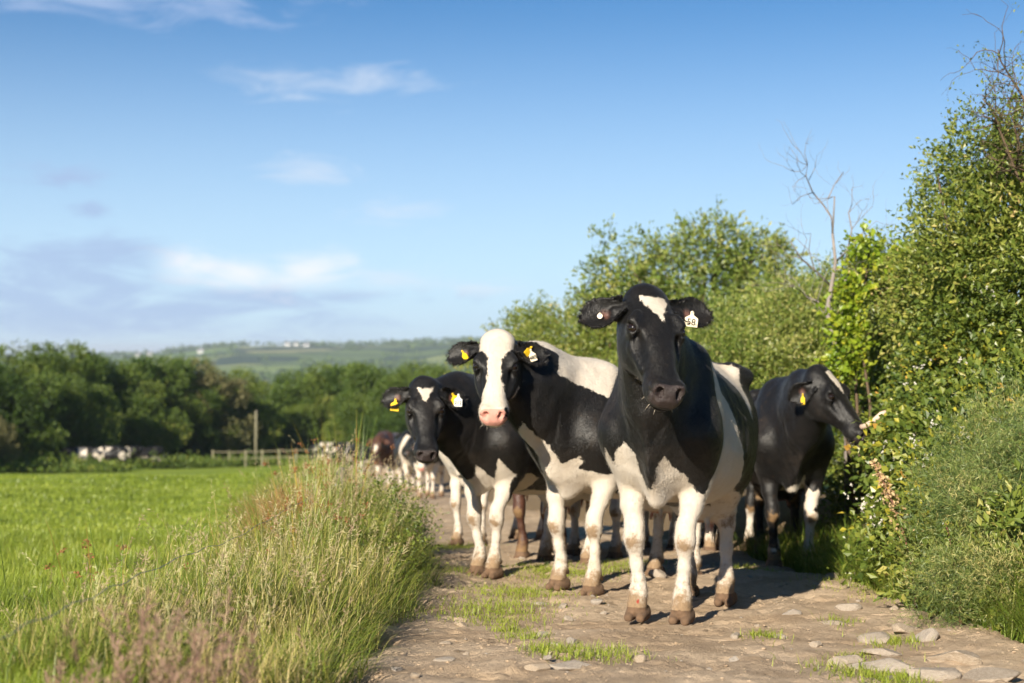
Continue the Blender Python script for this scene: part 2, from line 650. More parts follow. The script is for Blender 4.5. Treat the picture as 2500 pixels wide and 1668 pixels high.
BIG = [(2340, 1602, .30, .22, .07), (2270, 1630, .27, .17, .05), (2165, 1618, .36, .16, .06), (2060, 1610, .17, .10, .06), (2140, 1555, .20, .16, .07), (2265, 1560, .13, .12, .08),
       (2210, 1540, .16, .12, .05), (2420, 1640, .30, .2, .05), (2150, 1583, .2, .12, .045), (1935, 1502, .20, .09, .06), (2065, 1490, .20, .10, .05), (1905, 1550, .16, .11, .04),
       (1990, 1570, .09, .07, .05), (1460, 1475, .13, .10, .05), (1473, 1490, .08, .05, .03), (1330, 1470, .20, .08, .03), (1325, 1545, .11, .05, .05), (1125, 1520, .11, .08, .05),
       (1085, 1460, .07, .05, .04), (1560, 1622, .09, .07, .06), (1395, 1640, .32, .2, .05), (1310, 1650, .16, .08, .05), (1090, 1563, .10, .06, .04), (1137, 1592, .06, .04, .03),
       (1390, 1500, .10, .07, .04), (1375, 1483, .09, .06, .05), (1605, 1420, .20, .14, .12), (1660, 1412, .16, .10, .08), (2030, 1418, .12, .09, .07), (2085, 1420, .14, .10, .07), (1850, 1455, .10, .06, .03), (1090, 1625, .16, .1, .04), (2040, 1520, .16, .1, .03)]
for i, (px, py, sx, sy, sz) in enumerate(BIG):
    x, y = at_ground(px, py)
    put_stone(x, y, sx * (.78 if px > 2000 else .58), sy * (.78 if px > 2000 else .58), sz * (1.15 if px > 2000 else .8), random.uniform(-.5, .5), i)
for i in range(170):
    y = 4.2 + 9.0 * random.random() ** 1.3
    d = random.uniform(-1.25, 1.4)
    s_ = 0.012 + 0.045 * random.random() ** 3.5
    put_stone(float(lane_x(y)) + d, y, s_ * random.uniform(.9, 1.7), s_ * random.uniform(.7, 1.2), s_ * random.uniform(.5, .8), random.uniform(0, 6.3), i)
# grit too small to pick apart
gm = MB()
for i in range(4500):
    y = 3.8 + 10 * random.random() ** 1.4
    x = float(lane_x(y)) + random.uniform(-1.35, 1.5)
    s_ = 0.002 + 0.006 * random.random() ** 3
    v_ = ico()[0] if i == 0 else _iv
    _iv = v_
    gm.add(v_ * np.array([s_ * random.uniform(.8, 1.6), s_, s_ * .7]) + np.array([x, y, 0]), ico()[1] if i == 0 else _if, 0)
    _if = gm.f3[0] if i == 0 else _if
gv = np.concatenate(gm.v).reshape(-1, 12, 3)
gv[:, :, 2] += lane_z(gv[:, 0, 0], gv[:, 0, 1])[:, None]
obj('grit', mesh_np('grit', gv.reshape(-1, 3), np.concatenate(gm.f3), {}, DIRT, smooth=False), lane, kind='stuff')
# ------------------------------------------------------------------ grass
def blades(P, h, w, az_, lean, curl, segs=3):
    """curved tapering blades rooted at P (n,3); returns verts (n*(2*segs+1)), faces"""
    n = len(P)
    dx = np.stack([np.cos(az_), np.sin(az_), np.zeros(n)], 1)
    sx = np.stack([-np.sin(az_), np.cos(az_), np.zeros(n)], 1)
    V = np.zeros((n, 2 * segs + 1, 3), np.float32)
    for i in range(segs + 1):
        t = i / segs
        out = lean * t + curl * t * t
        up = t * np.sqrt(np.maximum(1 - 0.6 * np.minimum(out, 1.2) ** 2 * t, 0.25))
        c = P + dx * (h * out)[:, None] + np.array([0, 0, 1.0]) * (h * up)[:, None]
        if i < segs:
            ww = (w * (1 - 0.75 * t))[:, None] * 0.5
            V[:, 2 * i] = c - sx * ww
            V[:, 2 * i + 1] = c + sx * ww
        else:
            V[:, 2 * segs] = c
    b = np.arange(n)[:, None] * (2 * segs + 1)
    f4 = [b + np.array([[2 * i, 2 * i + 1, 2 * i + 3, 2 * i + 2]]) for i in range(segs - 1)]
    f3 = b + np.array([[2 * segs - 2, 2 * segs - 1, 2 * segs]])
    tip = V[:, 2 * segs].copy()
    return V.reshape(-1, 3), (np.concatenate(f4) if f4 else np.zeros((0, 4), int)), f3, tip


def grass_object(name, P, h, w, mat, rnd, lean=(.05, .35), curl=(.1, .6), segs=3, label=None, wind=None, parent=None):
    n = len(P)
    az_ = rng.uniform(0, 2 * math.pi, n) if wind is None else rng.normal(wind, 1.1, n)
    V, f4, f3, tip = blades(P, h, w, az_, rng.uniform(*lean, n), rng.uniform(*curl, n), segs)
    me = mesh_np(name, V, [f4, f3], {'rnd': np.repeat(rnd, 2 * segs + 1)}, mat)
    return obj(name, me, parent, kind='stuff', label=label, category='grass' if parent is None else None)


FIELD_G = leaf_material('field_grass', [(0.0, (0.110, 0.160, 0.018)), (0.5, (0.220, 0.290, 0.034)), (0.85, (0.325, 0.370, 0.058)), (1.0, (0.36, 0.36, 0.10))], 0.35, 0.42, 0.45, (1.2, 1.15, 1.1))
VERGE_G = leaf_material('verge_grass', [(0.0, (0.070, 0.130, 0.016)), (0.35, (0.140, 0.200, 0.026)), (0.6, (0.24, 0.26, 0.05)), (0.85, (0.42, 0.34, 0.13)), (1.0, (0.52, 0.42, 0.22))], 0.32, 0.5, 0.35, (1.15, 1.15, 1.1))
SEED_G = leaf_material('seed_heads', [(0.0, (0.36, 0.23, 0.17)), (0.25, (0.46, 0.34, 0.22)), (0.6, (0.52, 0.46, 0.24)), (1.0, (0.55, 0.53, 0.27))], 0.3, 0.7, 0.2, (1, 1, 1))


PINK_G = leaf_material('pink_seed_heads', [(0.0, (0.30, 0.17, 0.14)), (0.5, (0.42, 0.27, 0.21)), (1.0, (0.52, 0.40, 0.27))], 0.3, 0.7, 0.2, (1, 1, 1))


def field_points(n, y0, y1, power):
    y = y0 + (y1 - y0) * rng.random(n) ** power
    xl = lane_x(y) - 1.9
    xr_ = -0.385 * y - 0.4
    x = xr_ + (xl - xr_) * rng.random(n)
    return x, y


# near pasture, blade by blade; sward height follows soft patches
x, y = field_points(95000, 3.2, 15, 1.35)
keep = x > -0.39 * y - 0.5
x, y = x[keep], y[keep]
pt = fbm(x / 1.3, y / 0.8, octaves=3, seed=31)
h = np.clip(rng.normal(0.095, 0.028, len(x)) * (1 + 0.5 * pt), 0.03, 0.20)
rnd = np.clip(0.42 + 0.16 * rng.normal(size=len(x)) - 0.22 * pt + (rng.random(len(x)) < 0.04) * 0.5, 0, 1)
grass_object('field_grass', np.stack([x, y, ground_z(x, y) - 0.01], 1), h, rng.uniform(.004, .008, len(x)), FIELD_G, rnd, segs=2, label='lush short green grass of the pasture left of the lane')
x, y = field_points(70000, 14, 48, 1.5)
pt = fbm(x / 2.5, y / 1.2, octaves=3, seed=32)
h = np.clip(rng.normal(0.065, 0.02, len(x)) * (1 + 0.5 * pt), 0.02, 0.15)
rnd = np.clip(0.45 + 0.14 * rng.normal(size=len(x)) - 0.22 * pt, 0, 1)
grass_object('field_grass', np.stack([x, y, ground_z(x, y) - 0.01], 1), h, rng.uniform(.014, .03, len(x)) * (y / 22), FIELD_G, rnd, segs=1, label='smooth bright green pasture further down the slope')


def verge_points(n, y0, y1, power, sd=.42, off=-.60):
    y = y0 + (y1 - y0) * rng.random(n) ** power
    x = lane_x(y) - 1.38 + off + rng.normal(0, sd, n)
    ok = (x < lane_x(y) - 1.47 + .08 * np.sin(y * 5) * np.sin(y * 2.3)) & (x > lane_x(y) - 2.75 - .35 * rng.random(len(x)))
    return x[ok], y[ok]


def lump(x, y):
    """the verge is taller round the old post"""
    return np.exp(-(((y - 11.6) / 2.2) ** 2) - ((x + 1.45) / .7) ** 2)


x, y = verge_points(34000, 4.3, 17, 1.35, .43)
pt = fbm(x / .5, y / .5, octaves=3, seed=33)
h = np.clip(rng.normal(.24, .07, len(x)) * (1 + .4 * pt) * np.interp(y, [4.3, 6, 9, 12], [.6, .85, 1.25, 1.5]), .05, .7)
rnd = np.clip(.62 + .22 * rng.normal(size=len(x)) + .18 * fbm(x / .8, y / .8, octaves=2, seed=34), 0, 1)
grass_object('verge_grass', np.stack([x, y, ground_z(x, y) - .02], 1), h, rng.uniform(.0035, .0075, len(x)), VERGE_G, rnd, (.05, .4), (.1, .8), 3, 'long yellowing grass on the bank between pasture and lane')
x, y = verge_points(9000, 15, 45, 1.2, .6)
grass_object('verge_grass', np.stack([x, y, ground_z(x, y) - .02], 1), np.clip(rng.normal(.45, .12, len(x)), .1, .9), rng.uniform(.01, .02, len(x)), VERGE_G, np.clip(rng.normal(.5, .2, len(x)), 0, 1), segs=2, label='long grass lining the lane further downhill')
# fringe hanging over the lane edge, and weeds
yy = 4.6 + 9 * rng.random(4000)
xx = lane_x(yy) - 1.42 - np.abs(rng.normal(0, .12, 4000)) + .06 + .10 * fbm(yy / .4, yy * 0, octaves=2, seed=36)
grass_object('verge_grass', np.stack([xx, yy, ground_z(xx, yy) - .02], 1), np.clip(rng.normal(.15, .06, 4000), .04, .36), rng.uniform(.003, .006, 4000), VERGE_G, np.clip(rng.normal(.48, .22, 4000), 0, 1), (.2, .6), (.2, .9), 3, 'grass fringe arching over the left edge of the lane', wind=0.0)


def seed_stems(P, h, az_, lean, curl, headlen, name, label, mat=SEED_G, fluff=18, headw=.006):
    """thin stems with feathery heads made of short ribbons"""
    n = len(P)
    V, f4, f3, tip = blades(P, h, np.full(n, .0028), az_, lean, curl, 3)
    mb = MB()
    mb.v.append(V); mb.n = len(V)
    rn = np.repeat(np.clip(rng.normal(.75, .2, n), 0, 1), 7)
    # head ribbons
    d = np.stack([np.cos(az_) * (lean + curl * 1.6), np.sin(az_) * (lean + curl * 1.6), np.full(n, .9)], 1)
    d /= np.linalg.norm(d, axis=1)[:, None]
    k = np.repeat(np.arange(n), fluff)
    t = np.tile(np.linspace(-.75, .35, fluff), n)
    base = tip[k] + d[k] * (t * headlen[k])[:, None]
    dr = d[k] * .8 + rng.normal(0, .55, (len(k), 3))
    dr /= np.linalg.norm(dr, axis=1)[:, None]
    ln = headlen[k] * .28 * (1 - .5 * np.abs(t)) * rng.uniform(.6, 1.3, len(k))
    sd_ = np.cross(dr, rng.normal(size=(len(k), 3)))
    sd_ /= np.linalg.norm(sd_, axis=1)[:, None]
    ww = headw * .3
    T = np.stack([base - sd_ * ww * .5, base + dr * (ln * .5)[:, None] + sd_ * ww, base + dr * ln[:, None], base + dr * (ln * .5)[:, None] - sd_ * ww], 1).reshape(-1, 3)
    q = np.arange(len(k))[:, None] * 4 + np.array([[0, 1, 2, 3]]) + len(V)
    rr = np.repeat(np.clip(rng.normal(.42, .25, n), 0, 1)[k], 4)
    me = mesh_np(name, np.concatenate([V, T]), [f4, np.concatenate([q]), f3], {'rnd': np.concatenate([rn, rr])}, mat)
    return obj(name, me, kind='stuff', label=label, category='grass')


x, y = verge_points(800, 4.6, 15, 1.0, .34)
n = len(x)
seed_stems(np.stack([x, y, ground_z(x, y)], 1), np.clip(rng.normal(.36, .08, n) * np.interp(y, [4.3, 6, 9, 12], [.6, .9, 1.2, 1.5]), .12, .75), rng.normal(.2, 1.4, n), rng.uniform(.02, .25, n), rng.uniform(.05, .45, n), rng.uniform(.06, .14, n),
           'seeding_grass', 'pinkish seed heads standing above the verge grass')
# heads close to the lens, lower left
x = np.where(rng.random(120) < .22, rng.normal(-.85, .12, 120), rng.uniform(-1.2, -.45, 120)); y = np.where(x < -.65, 3.5, 3.4) + rng.normal(0, .15, 120)
x = np.minimum(x, lane_x(y) - 1.45)
seed_stems(np.stack([x, y, ground_z(x, y)], 1), np.where(np.abs(x + .85) < .16, rng.uniform(.16, .40, 120), rng.uniform(.06, .17, 120)), rng.normal(.4, 1.2, 120), rng.uniform(.02, .2, 120), rng.uniform(.05, .3, 120), rng.uniform(.08, .14, 120), 'seeding_grass', 'blurred pink seed heads nearest the camera at lower left', PINK_G, fluff=44, headw=.006)

# coarse grass and dead stems among the gorse
n = 5200
y = rng.uniform(5.6, 8.6, n); x = lane_x(y) + 1.55 + np.abs(rng.normal(0, .45, n))
grass_object('hedge_grass', np.stack([x, y, ground_z(x, y) - .02], 1), np.clip(rng.normal(.36, .14, n), .08, .8), rng.uniform(.004, .008, n), VERGE_G, np.clip(rng.normal(.38, .22, n), 0, 1), (.05, .5), (.2, .9), 3, 'long green grass growing through the gorse at lower right')
# short turf in the middle of the lane
tp = []
for (px, py, r_, n) in [(1260, 1440, .17, 1500), (1180, 1490, .16, 900), (1330, 1400, .15, 1200), (1240, 1480, .16, 900), (1500, 1395, .13, 900), (1420, 1405, .15, 900), (1250, 1523, .05, 260), (1265, 1548, .05, 200), (1313, 1549, .04, 150), (1375, 1600, .08, 420), (1480, 1600, .09, 520),
                       (1862, 1550, .05, 260), (2110, 1630, .10, 700), (2190, 1635, .06, 260), (2190, 1660, .10, 400), (2050, 1516, .05, 160), (1330, 1590, .05, 160), (1120, 1400, .10, 300), (1560, 1380, .1, 400), (2200, 1560, .05, 200), (2150, 1560, .05, 160), (2085, 1590, .04, 100), (1830, 1400, .1, 400), (2120, 1410, .2, 900), (2170, 1440, .2, 900), (1090, 1340, .15, 700), (1130, 1335, .15, 600)]:
    cx, cy = at_ground(px, py)
    tp.append(np.stack([rng.normal(cx, r_, n), rng.normal(cy, r_ * 1.9, n)], 1))
tp = np.concatenate(tp)
grass_object('lane_turf', np.column_stack([tp, lane_z(tp[:, 0], tp[:, 1]) - .01]), np.clip(rng.normal(.042, .014, len(tp)), .015, .085), rng.uniform(.003, .006, len(tp)), FIELD_G, np.clip(rng.normal(.55, .2, len(tp)), 0, 1), (.1, .6), (.1, .6), 2, 'tufts of short bright turf growing in the lane around the hooves')

# rough grass under the right hedge
x = lane_x(yr := 3.5 + 9 * rng.random(16000) ** 1.2) + 1.46 + np.abs(rng.normal(0, .38, 16000))
y = yr
h = np.clip(rng.normal(.22, .08, len(x)), .05, .5)
grass_object('hedge_grass', np.stack([x, y, ground_z(x, y) - .02], 1), h, rng.uniform(.004, .008, len(x)), VERGE_G, np.clip(rng.normal(.30, .2, len(x)), 0, 1), (.1, .6), (.2, .9), 3, 'tangled green grass at the foot of the right hedge')

# ------------------------------------------------------------------ leaves
def leaf_cloud(C, D, size, aspect, fold, rnd, spread=.8, mats=None):
    """one folded rhombic leaf per point C, pointing roughly along D"""
    n = len(C)
    d = D + rng.normal(0, spread, (n, 3))
    d /= np.linalg.norm(d, axis=1)[:, None] + 1e-9
    nn_ = rng.normal(size=(n, 3)) + np.array([-.25, -.5, .9])
    s = np.cross(d, nn_)
    s /= np.linalg.norm(s, axis=1)[:, None] + 1e-9
    up = np.cross(s, d)
    L = size[:, None]
    Wd = (size * aspect)[:, None]
    V = np.stack([C, C + d * L * .5 + s * Wd * .5 + up * L * fold, C + d * L, C + d * L * .5 - s * Wd * .5 + up * L * fold], 1)
    b = np.arange(n)[:, None] * 4
    f = np.concatenate([b + np.array([[0, 1, 2]]), b + np.array([[0, 2, 3]])])
    return V.reshape(-1, 3), f, np.repeat(rnd, 4)


def blob_points(blobs, n, lo=.72, hi=1.06, rough=.28, seed=0):
    """points near the skin of a union of ellipsoids, with outward directions"""
    bl_ = np.array([list(c) + list(r_) for c, r_ in blobs], float)
    vol = (bl_[:, 3] * bl_[:, 4] + bl_[:, 4] * bl_[:, 5] + bl_[:, 3] * bl_[:, 5])
    k = rng.choice(len(bl_), n, p=vol / vol.sum())
    d = rng.normal(size=(n, 3))
    d /= np.linalg.norm(d, axis=1)[:, None]
    rr = rng.uniform(lo, hi, n)
    c, r_ = bl_[k, :3], bl_[k, 3:]
    p = c + d * r_ * rr[:, None]
    q = p * 2.2
    p = p + d * (rough * fbm(q[:, 0], q[:, 1], q[:, 2], 3, 51 + seed))[:, None] * r_.min(1)[:, None]
    # throw away what lies deep inside another blob
    deep = np.zeros(n, bool)
    for i in range(len(bl_)):
        e = (((p - bl_[i, :3]) / bl_[i, 3:]) ** 2).sum(1)
        deep |= (e < .36) & (k != i)
    return p[~deep], (d / r_ * r_.min(1)[:, None])[~deep], k[~deep]


def sprigs(P, D, nleaf, length, up=.35):
    """leaf positions strung along short twigs that start at P and grow along D"""
    n = len(P)
    d = D + np.array([0, 0, up]) + rng.normal(0, .35, (n, 3))
    d /= np.linalg.norm(d, axis=1)[:, None]
    t = np.tile(np.linspace(.1, 1, nleaf), n)
    k = np.repeat(np.arange(n), nleaf)
    ln = (length * rng.uniform(.5, 1.4, n))[k]
    pos = P[k] + d[k] * (t * ln)[:, None] + np.array([0, 0, -1]) * (.22 * ln * t * t)[:, None] + rng.normal(0, .012, (len(k), 3))
    return pos, d[k], k


BROWN = plain('bark', (0.12, 0.085, 0.055), 0.85, 0.2, 0.3, 12)
PALEBARK = plain('pale_bark', (0.30, 0.23, 0.17), 0.8, 0.2, 0.25, 14)


def twigs_mesh(mb, P, D, length, r0, bend=.25, sides=4, mat=0):
    for p, d, l in zip(P, D, length):
        d = d / (np.linalg.norm(d) + 1e-9)
        pts = [p]
        for i in range(3):
            d = d + np.random.default_rng(int(abs(p[0] * 1e4)) + i).normal(0, bend, 3)
            d /= np.linalg.norm(d)
            pts.append(pts[-1] + d * l / 3)
        add_tube(mb, pts, [r0, r0 * .75, r0 * .5, r0 * .25], sides, mat)


def clumped(blobs, k, g, shrink=.74):
    """shrink big blobs and hang smaller ones on their skin, so that the outline is lumpy with gaps"""
    out = []
    for c, r_ in blobs:
        c, r_ = np.array(c), np.array(r_)
        out.append((tuple(c), tuple(r_ * shrink)))
        for i in range(k):
            d = g.normal(size=3); d /= np.linalg.norm(d)
            if d[1] > .55:
                d[1] *= -1
            q = r_.mean() * g.uniform(.22, .46)
            out.append((tuple(c + d * r_ * g.uniform(.72, 1.02)), (q * g.uniform(.8, 1.3), q, q * g.uniform(.7, 1.2))))
    return out


def bush(name, label, blobs, n, size, aspect, mat, nleaf=7, length=.2, stems=14, category='bush', group=None, rough=.28, trunk=None, fold=.12, lo=.70, spread=.75, base=None, off=0.0, clump=9, tone_sd=.10, shrink=.74):
    root = bpy.data.objects.new(name, None)
    COL.objects.link(root)
    b0 = np.mean([c for c, r_ in blobs], axis=0)
    if base is None:
        base = (b0[0], b0[1], float(ground_z(b0[0], b0[1])))
    root.location = base
    root['label'] = label
    root['category'] = category
    if group:
        root['group'] = group
    big = blobs
    if clump:
        blobs = clumped(blobs, clump, np.random.default_rng(len(label)), shrink)
    P, D, k = blob_points(blobs, n, lo, 1.06, rough, len(label))
    pos, d, kk = sprigs(P, D, nleaf, length)
    tone = rng.normal(0, tone_sd, len(blobs))[k][kk] + rng.normal(0, .13, len(P))[kk] + .12 * fbm(pos[:, 0] * 3, pos[:, 1] * 3, pos[:, 2] * 3, 2, 9)
    rnd = np.clip(.48 + off + tone + rng.normal(0, .12, len(pos)), 0, 1)
    sz = size * rng.uniform(.55, 1.25, len(pos))
    V, f, r_ = leaf_cloud(pos, d, sz, aspect, fold, rnd, spread)
    obj('foliage', mesh_np('foliage', V - np.array(base), f, {'rnd': r_}, mat, smooth=False), root)
    mb = MB()
    for i in range(stems):
        c, r_ = big[i % len(big)]
        p0 = np.array([base[0] + rng.normal(0, r_[0] * .35), base[1] + rng.normal(0, r_[1] * .3), 0])
        p0[2] = float(ground_z(p0[0], p0[1])) - .05
        p1 = np.array(c) + rng.normal(0, .5, 3) * np.array(r_)
        mid = (p0 + p1) / 2 + rng.normal(0, .12, 3)
        rr = trunk or .018
        add_tube(mb, [p0, mid, p1, p1 + (p1 - mid) * .12 + rng.normal(0, .06, 3)], [rr, rr * .75, rr * .45, rr * .15], 5)
    if stems:
        me = mb.mesh('stems', [BROWN])
        me.transform(Matrix.Translation(-Vector(base)))
        obj('stem', me, root, kind='stuff')
    return root


OLIVE = leaf_material('olive_leaves', [(0.0, (0.030, 0.060, 0.010)), (0.35, (0.070, 0.120, 0.018)), (0.65, (0.135, 0.190, 0.032)), (0.9, (0.23, 0.26, 0.07)), (1.0, (0.32, 0.30, 0.12))], 0.28, 0.42, 0.5)
WILLOW = leaf_material('willow_leaves', [(0.0, (0.030, 0.070, 0.012)), (0.4, (0.075, 0.135, 0.022)), (0.7, (0.150, 0.210, 0.045)), (1.0, (0.28, 0.32, 0.11))], 0.28, 0.42, 0.5)
BRAMBLE = leaf_material('bramble_leaves', [(0.0, (0.025, 0.055, 0.010)), (0.4, (0.065, 0.115, 0.018)), (0.7, (0.13, 0.185, 0.030)), (0.92, (0.30, 0.32, 0.03)), (1.0, (0.40, 0.24, 0.05))], 0.32, 0.38, 0.5)
LIME = leaf_material('lime_leaves', [(0.0, (0.06, 0.13, 0.010)), (0.5, (0.14, 0.235, 0.016)), (1.0, (0.28, 0.32, 0.03))], 0.35, 0.4, 0.45)
GORSE = leaf_material('gorse_spines', [(0.0, (0.030, 0.065, 0.020)), (0.45, (0.072, 0.130, 0.030)), (0.8, (0.150, 0.205, 0.060)), (1.0, (0.27, 0.29, 0.11))], 0.2, 0.45, 0.45)
DARKW = leaf_material('wood_leaves', [(0.0, (0.018, 0.045, 0.009)), (0.4, (0.040, 0.085, 0.014)), (0.7, (0.080, 0.135, 0.022)), (1.0, (0.150, 0.190, 0.045))], 0.22, 0.55, 0.3, (1.5, 1.25, 1.2), vary=.4)
RUSSET = leaf_material('russet_leaves', [(0.0, (0.05, 0.06, 0.02)), (0.5, (0.13, 0.12, 0.05)), (1.0, (0.22, 0.20, 0.10))], 0.2, 0.6, 0.3, (1.2, 1.2, 1.2))
PETAL = leaf_material('petals', [(0.0, (0.72, 0.55, 0.52)), (1.0, (0.80, 0.76, 0.72))], 0.25, 0.5, 0.2, (1, 1, 1))


def B(px, py, D, rx, ry, rz):
    """ellipsoid described by its middle in the view and its true radii"""
    return (((px - 1250) / 3472 * D, D, .8 - (py - 854) / 3472 * D), (rx, ry, rz))


# --- the right hedge, from the camera outwards
bush('gorse_bush', 'bluish green spiny gorse bush in the right foreground', [B(2430, 1220, 7.5, .30, .4, .30), B(2340, 1290, 7.4, .20, .3, .24), B(2520, 1120, 7.8, .35, .4, .34), B(2310, 1180, 8.0, .15, .2, .16), B(2440, 1070, 8.0, .22, .3, .18)],
     4300, .034, .10, GORSE, 16, .16, 0, rough=.5, lo=.7, spread=.7, fold=.0, clump=13, tone_sd=.2, shrink=.6)
bush('gorse_bush', 'low gorse bush spilling over the grass at the lower right', [B(2420, 1420, 6.9, .18, .25, .15), B(2310, 1440, 7.0, .13, .2, .12)],
     1300, .030, .10, GORSE, 14, .15, 0, tone_sd=.2, rough=.6, lo=.6, spread=.75, fold=.0, shrink=.6)
bush('nettle_patch', 'dull green nettles and docks between the two gorse bushes', [B(2245, 1400, 7.6, .10, .15, .17), B(2340, 1380, 7.5, .14, .2, .16), B(2470, 1360, 7.3, .20, .25, .20), B(2540, 1440, 6.9, .25, .3, .22), B(2270, 1310, 8.0, .14, .2, .18), B(2480, 1300, 7.0, .16, .2, .14)],
     900, .055, .5, OLIVE, 6, .16, 0, 'nettles', rough=.5, lo=.4, tone_sd=.15, clump=6)
bush('bramble_bush', 'bramble with broad bright leaves and pale flowers behind the gorse', [B(2250, 1250, 8.7, .20, .3, .30), B(2360, 1140, 8.9, .34, .4, .38), B(2470, 1050, 9.0, .40, .5, .40), B(2230, 1160, 9.6, .20, .4, .28), B(2170, 1330, 9.0, .10, .2, .12)],
     4300, .050, .72, BRAMBLE, 6, .24, 14, rough=.4, lo=.66)
bush('bramble_bush', 'bramble thicket with white blossom right of the turned cow head', [B(2335, 1010, 10.6, .40, .4, .42), B(2370, 920, 10.6, .45, .5, .45), B(2470, 900, 10.2, .5, .6, .5), B(2230, 1170, 11.4, .28, .4, .45), B(2230, 1030, 12.0, .30, .4, .55), B(2130, 1180, 12.6, .25, .4, .4)],
     5200, .046, .70, BRAMBLE, 6, .24, 14, rough=.4, lo=.66, off=-.04)
bush('hedge_bush', 'tall olive green hedge bush rising to the right edge', [B(2340, 800, 10.8, .42, .5, .50), B(2420, 700, 10.4, .50, .6, .55), B(2500, 560, 10.2, .55, .7, .65), B(2260, 720, 11.0, .30, .5, .36), B(2350, 620, 10.8, .36, .6, .38), B(2550, 800, 9.8, .5, .8, .8), B(2450, 520, 10.4, .35, .5, .40)],
     7800, .050, .48, OLIVE, 7, .24, 16, rough=.45, lo=.66)
bush('hedge_bush', 'olive hedge bush behind the cow that looks right', [B(2190, 860, 13.6, .42, .5, .55), B(2140, 950, 14.0, .40, .5, .6), B(2220, 740, 13.0, .40, .5, .42), B(2180, 790, 13.6, .36, .5, .36), B(2090, 1060, 14.2, .4, .5, .7)],
     5600, .052, .5, OLIVE, 7, .22, 12, rough=.42, lo=.66)
bush('climbing_plant', 'lime yellow leaved climber up the dead tree', [B(2085, 720, 12.2, .09, .15, .16), B(2065, 800, 12.2, .10, .15, .26), B(2055, 880, 12.2, .09, .15, .22), B(2110, 620, 12.3, .08, .15, .14), B(2225, 640, 11.6, .12, .2, .12)],
     560, .055, .85, LIME, 5, .14, 4, rough=.5, lo=.5)
bush('hedge_bush', 'grey green willow scrub between the front cow and the dead tree', [B(1900, 840, 15.5, .65, .7, .62), B(1780, 880, 16.0, .6, .7, .62), B(1990, 900, 15.0, .5, .6, .7), B(1850, 960, 15.2, .6, .6, .7), B(1960, 800, 15.6, .4, .5, .45), B(2030, 770, 16.5, .45, .5, .42), B(2110, 720, 16.2, .42, .5, .40), B(2050, 850, 16.0, .45, .5, .5)],
     9500, .055, .34, WILLOW, 7, .26, 12, rough=.42, lo=.66, off=.08)
bush('hedge_bush', 'low green scrub seen above the back of the pale cow', [B(1400, 850, 21.5, .85, .9, .62), B(1310, 870, 22.5, .75, .8, .55), B(1500, 860, 20.0, .7, .8, .6), B(1620, 900, 18.5, .9, .8, .9), B(1230, 900, 24, .7, .7, .5), B(1400, 960, 20.5, 1.2, .6, .9)],
     6200, .060, .42, OLIVE, 7, .28, 12, rough=.38, lo=.66, off=.04)
# the hedge goes on past the right edge of the picture
bush('hedge_bush', 'hedge bush continuing past the right picture edge', [B(2720, 700, 9.8, .6, .7, .8), B(2900, 800, 9.4, .6, .7, .9), B(2700, 1000, 9.0, .6, .7, .7), B(2880, 1100, 8.8, .6, .7, .6), B(2700, 1250, 8.2, .5, .5, .5), B(2620, 560, 10.2, .45, .6, .5)],
     5200, .052, .48, OLIVE, 7, .24, 6, rough=.45, lo=.66)
# ------------------------------------------------------------------ trees
def limb(mb, p, d, length, r, depth, g, spread=.55, up=.15, minr=.004, ends=None, sides=6, kids=(2, 3), wig=.16, shrink=.72):
    n = 4
    pts, rad = [np.array(p, float)], [r]
    d = norm(d)
    for i in range(n):
        d = norm(d + g.normal(0, wig, 3) + np.array([0, 0, up * .12]))
        pts.append(pts[-1] + d * length / n)
        rad.append(r * (1 - (1 - shrink) * (i + 1) / n))
    add_tube(mb, pts, rad, sides if r > .02 else 4)
    if ends is not None and depth <= 1:
        ends.append((pts[-1], d))
        ends.append((pts[2], d))
    if depth <= 0 or r * shrink < minr:
        return
    for k in range(int(g.integers(kids[0], kids[1] + 1))):
        q = norm(d + g.normal(0, spread, 3) + np.array([0, 0, up]))
        s = pts[-1] if k == 0 else pts[int(g.integers(2, n + 1))]
        limb(mb, s, q, length * g.uniform(.6, .85), r * shrink * g.uniform(.6, .9), depth - 1, g, spread, up, minr, ends, sides, kids, wig, shrink)


def thing(name, label, category, loc, group=None):
    o = bpy.data.objects.new(name, None)
    COL.objects.link(o)
    o.location = loc
    o['label'] = label
    o['category'] = category
    if group:
        o['group'] = group
    return o


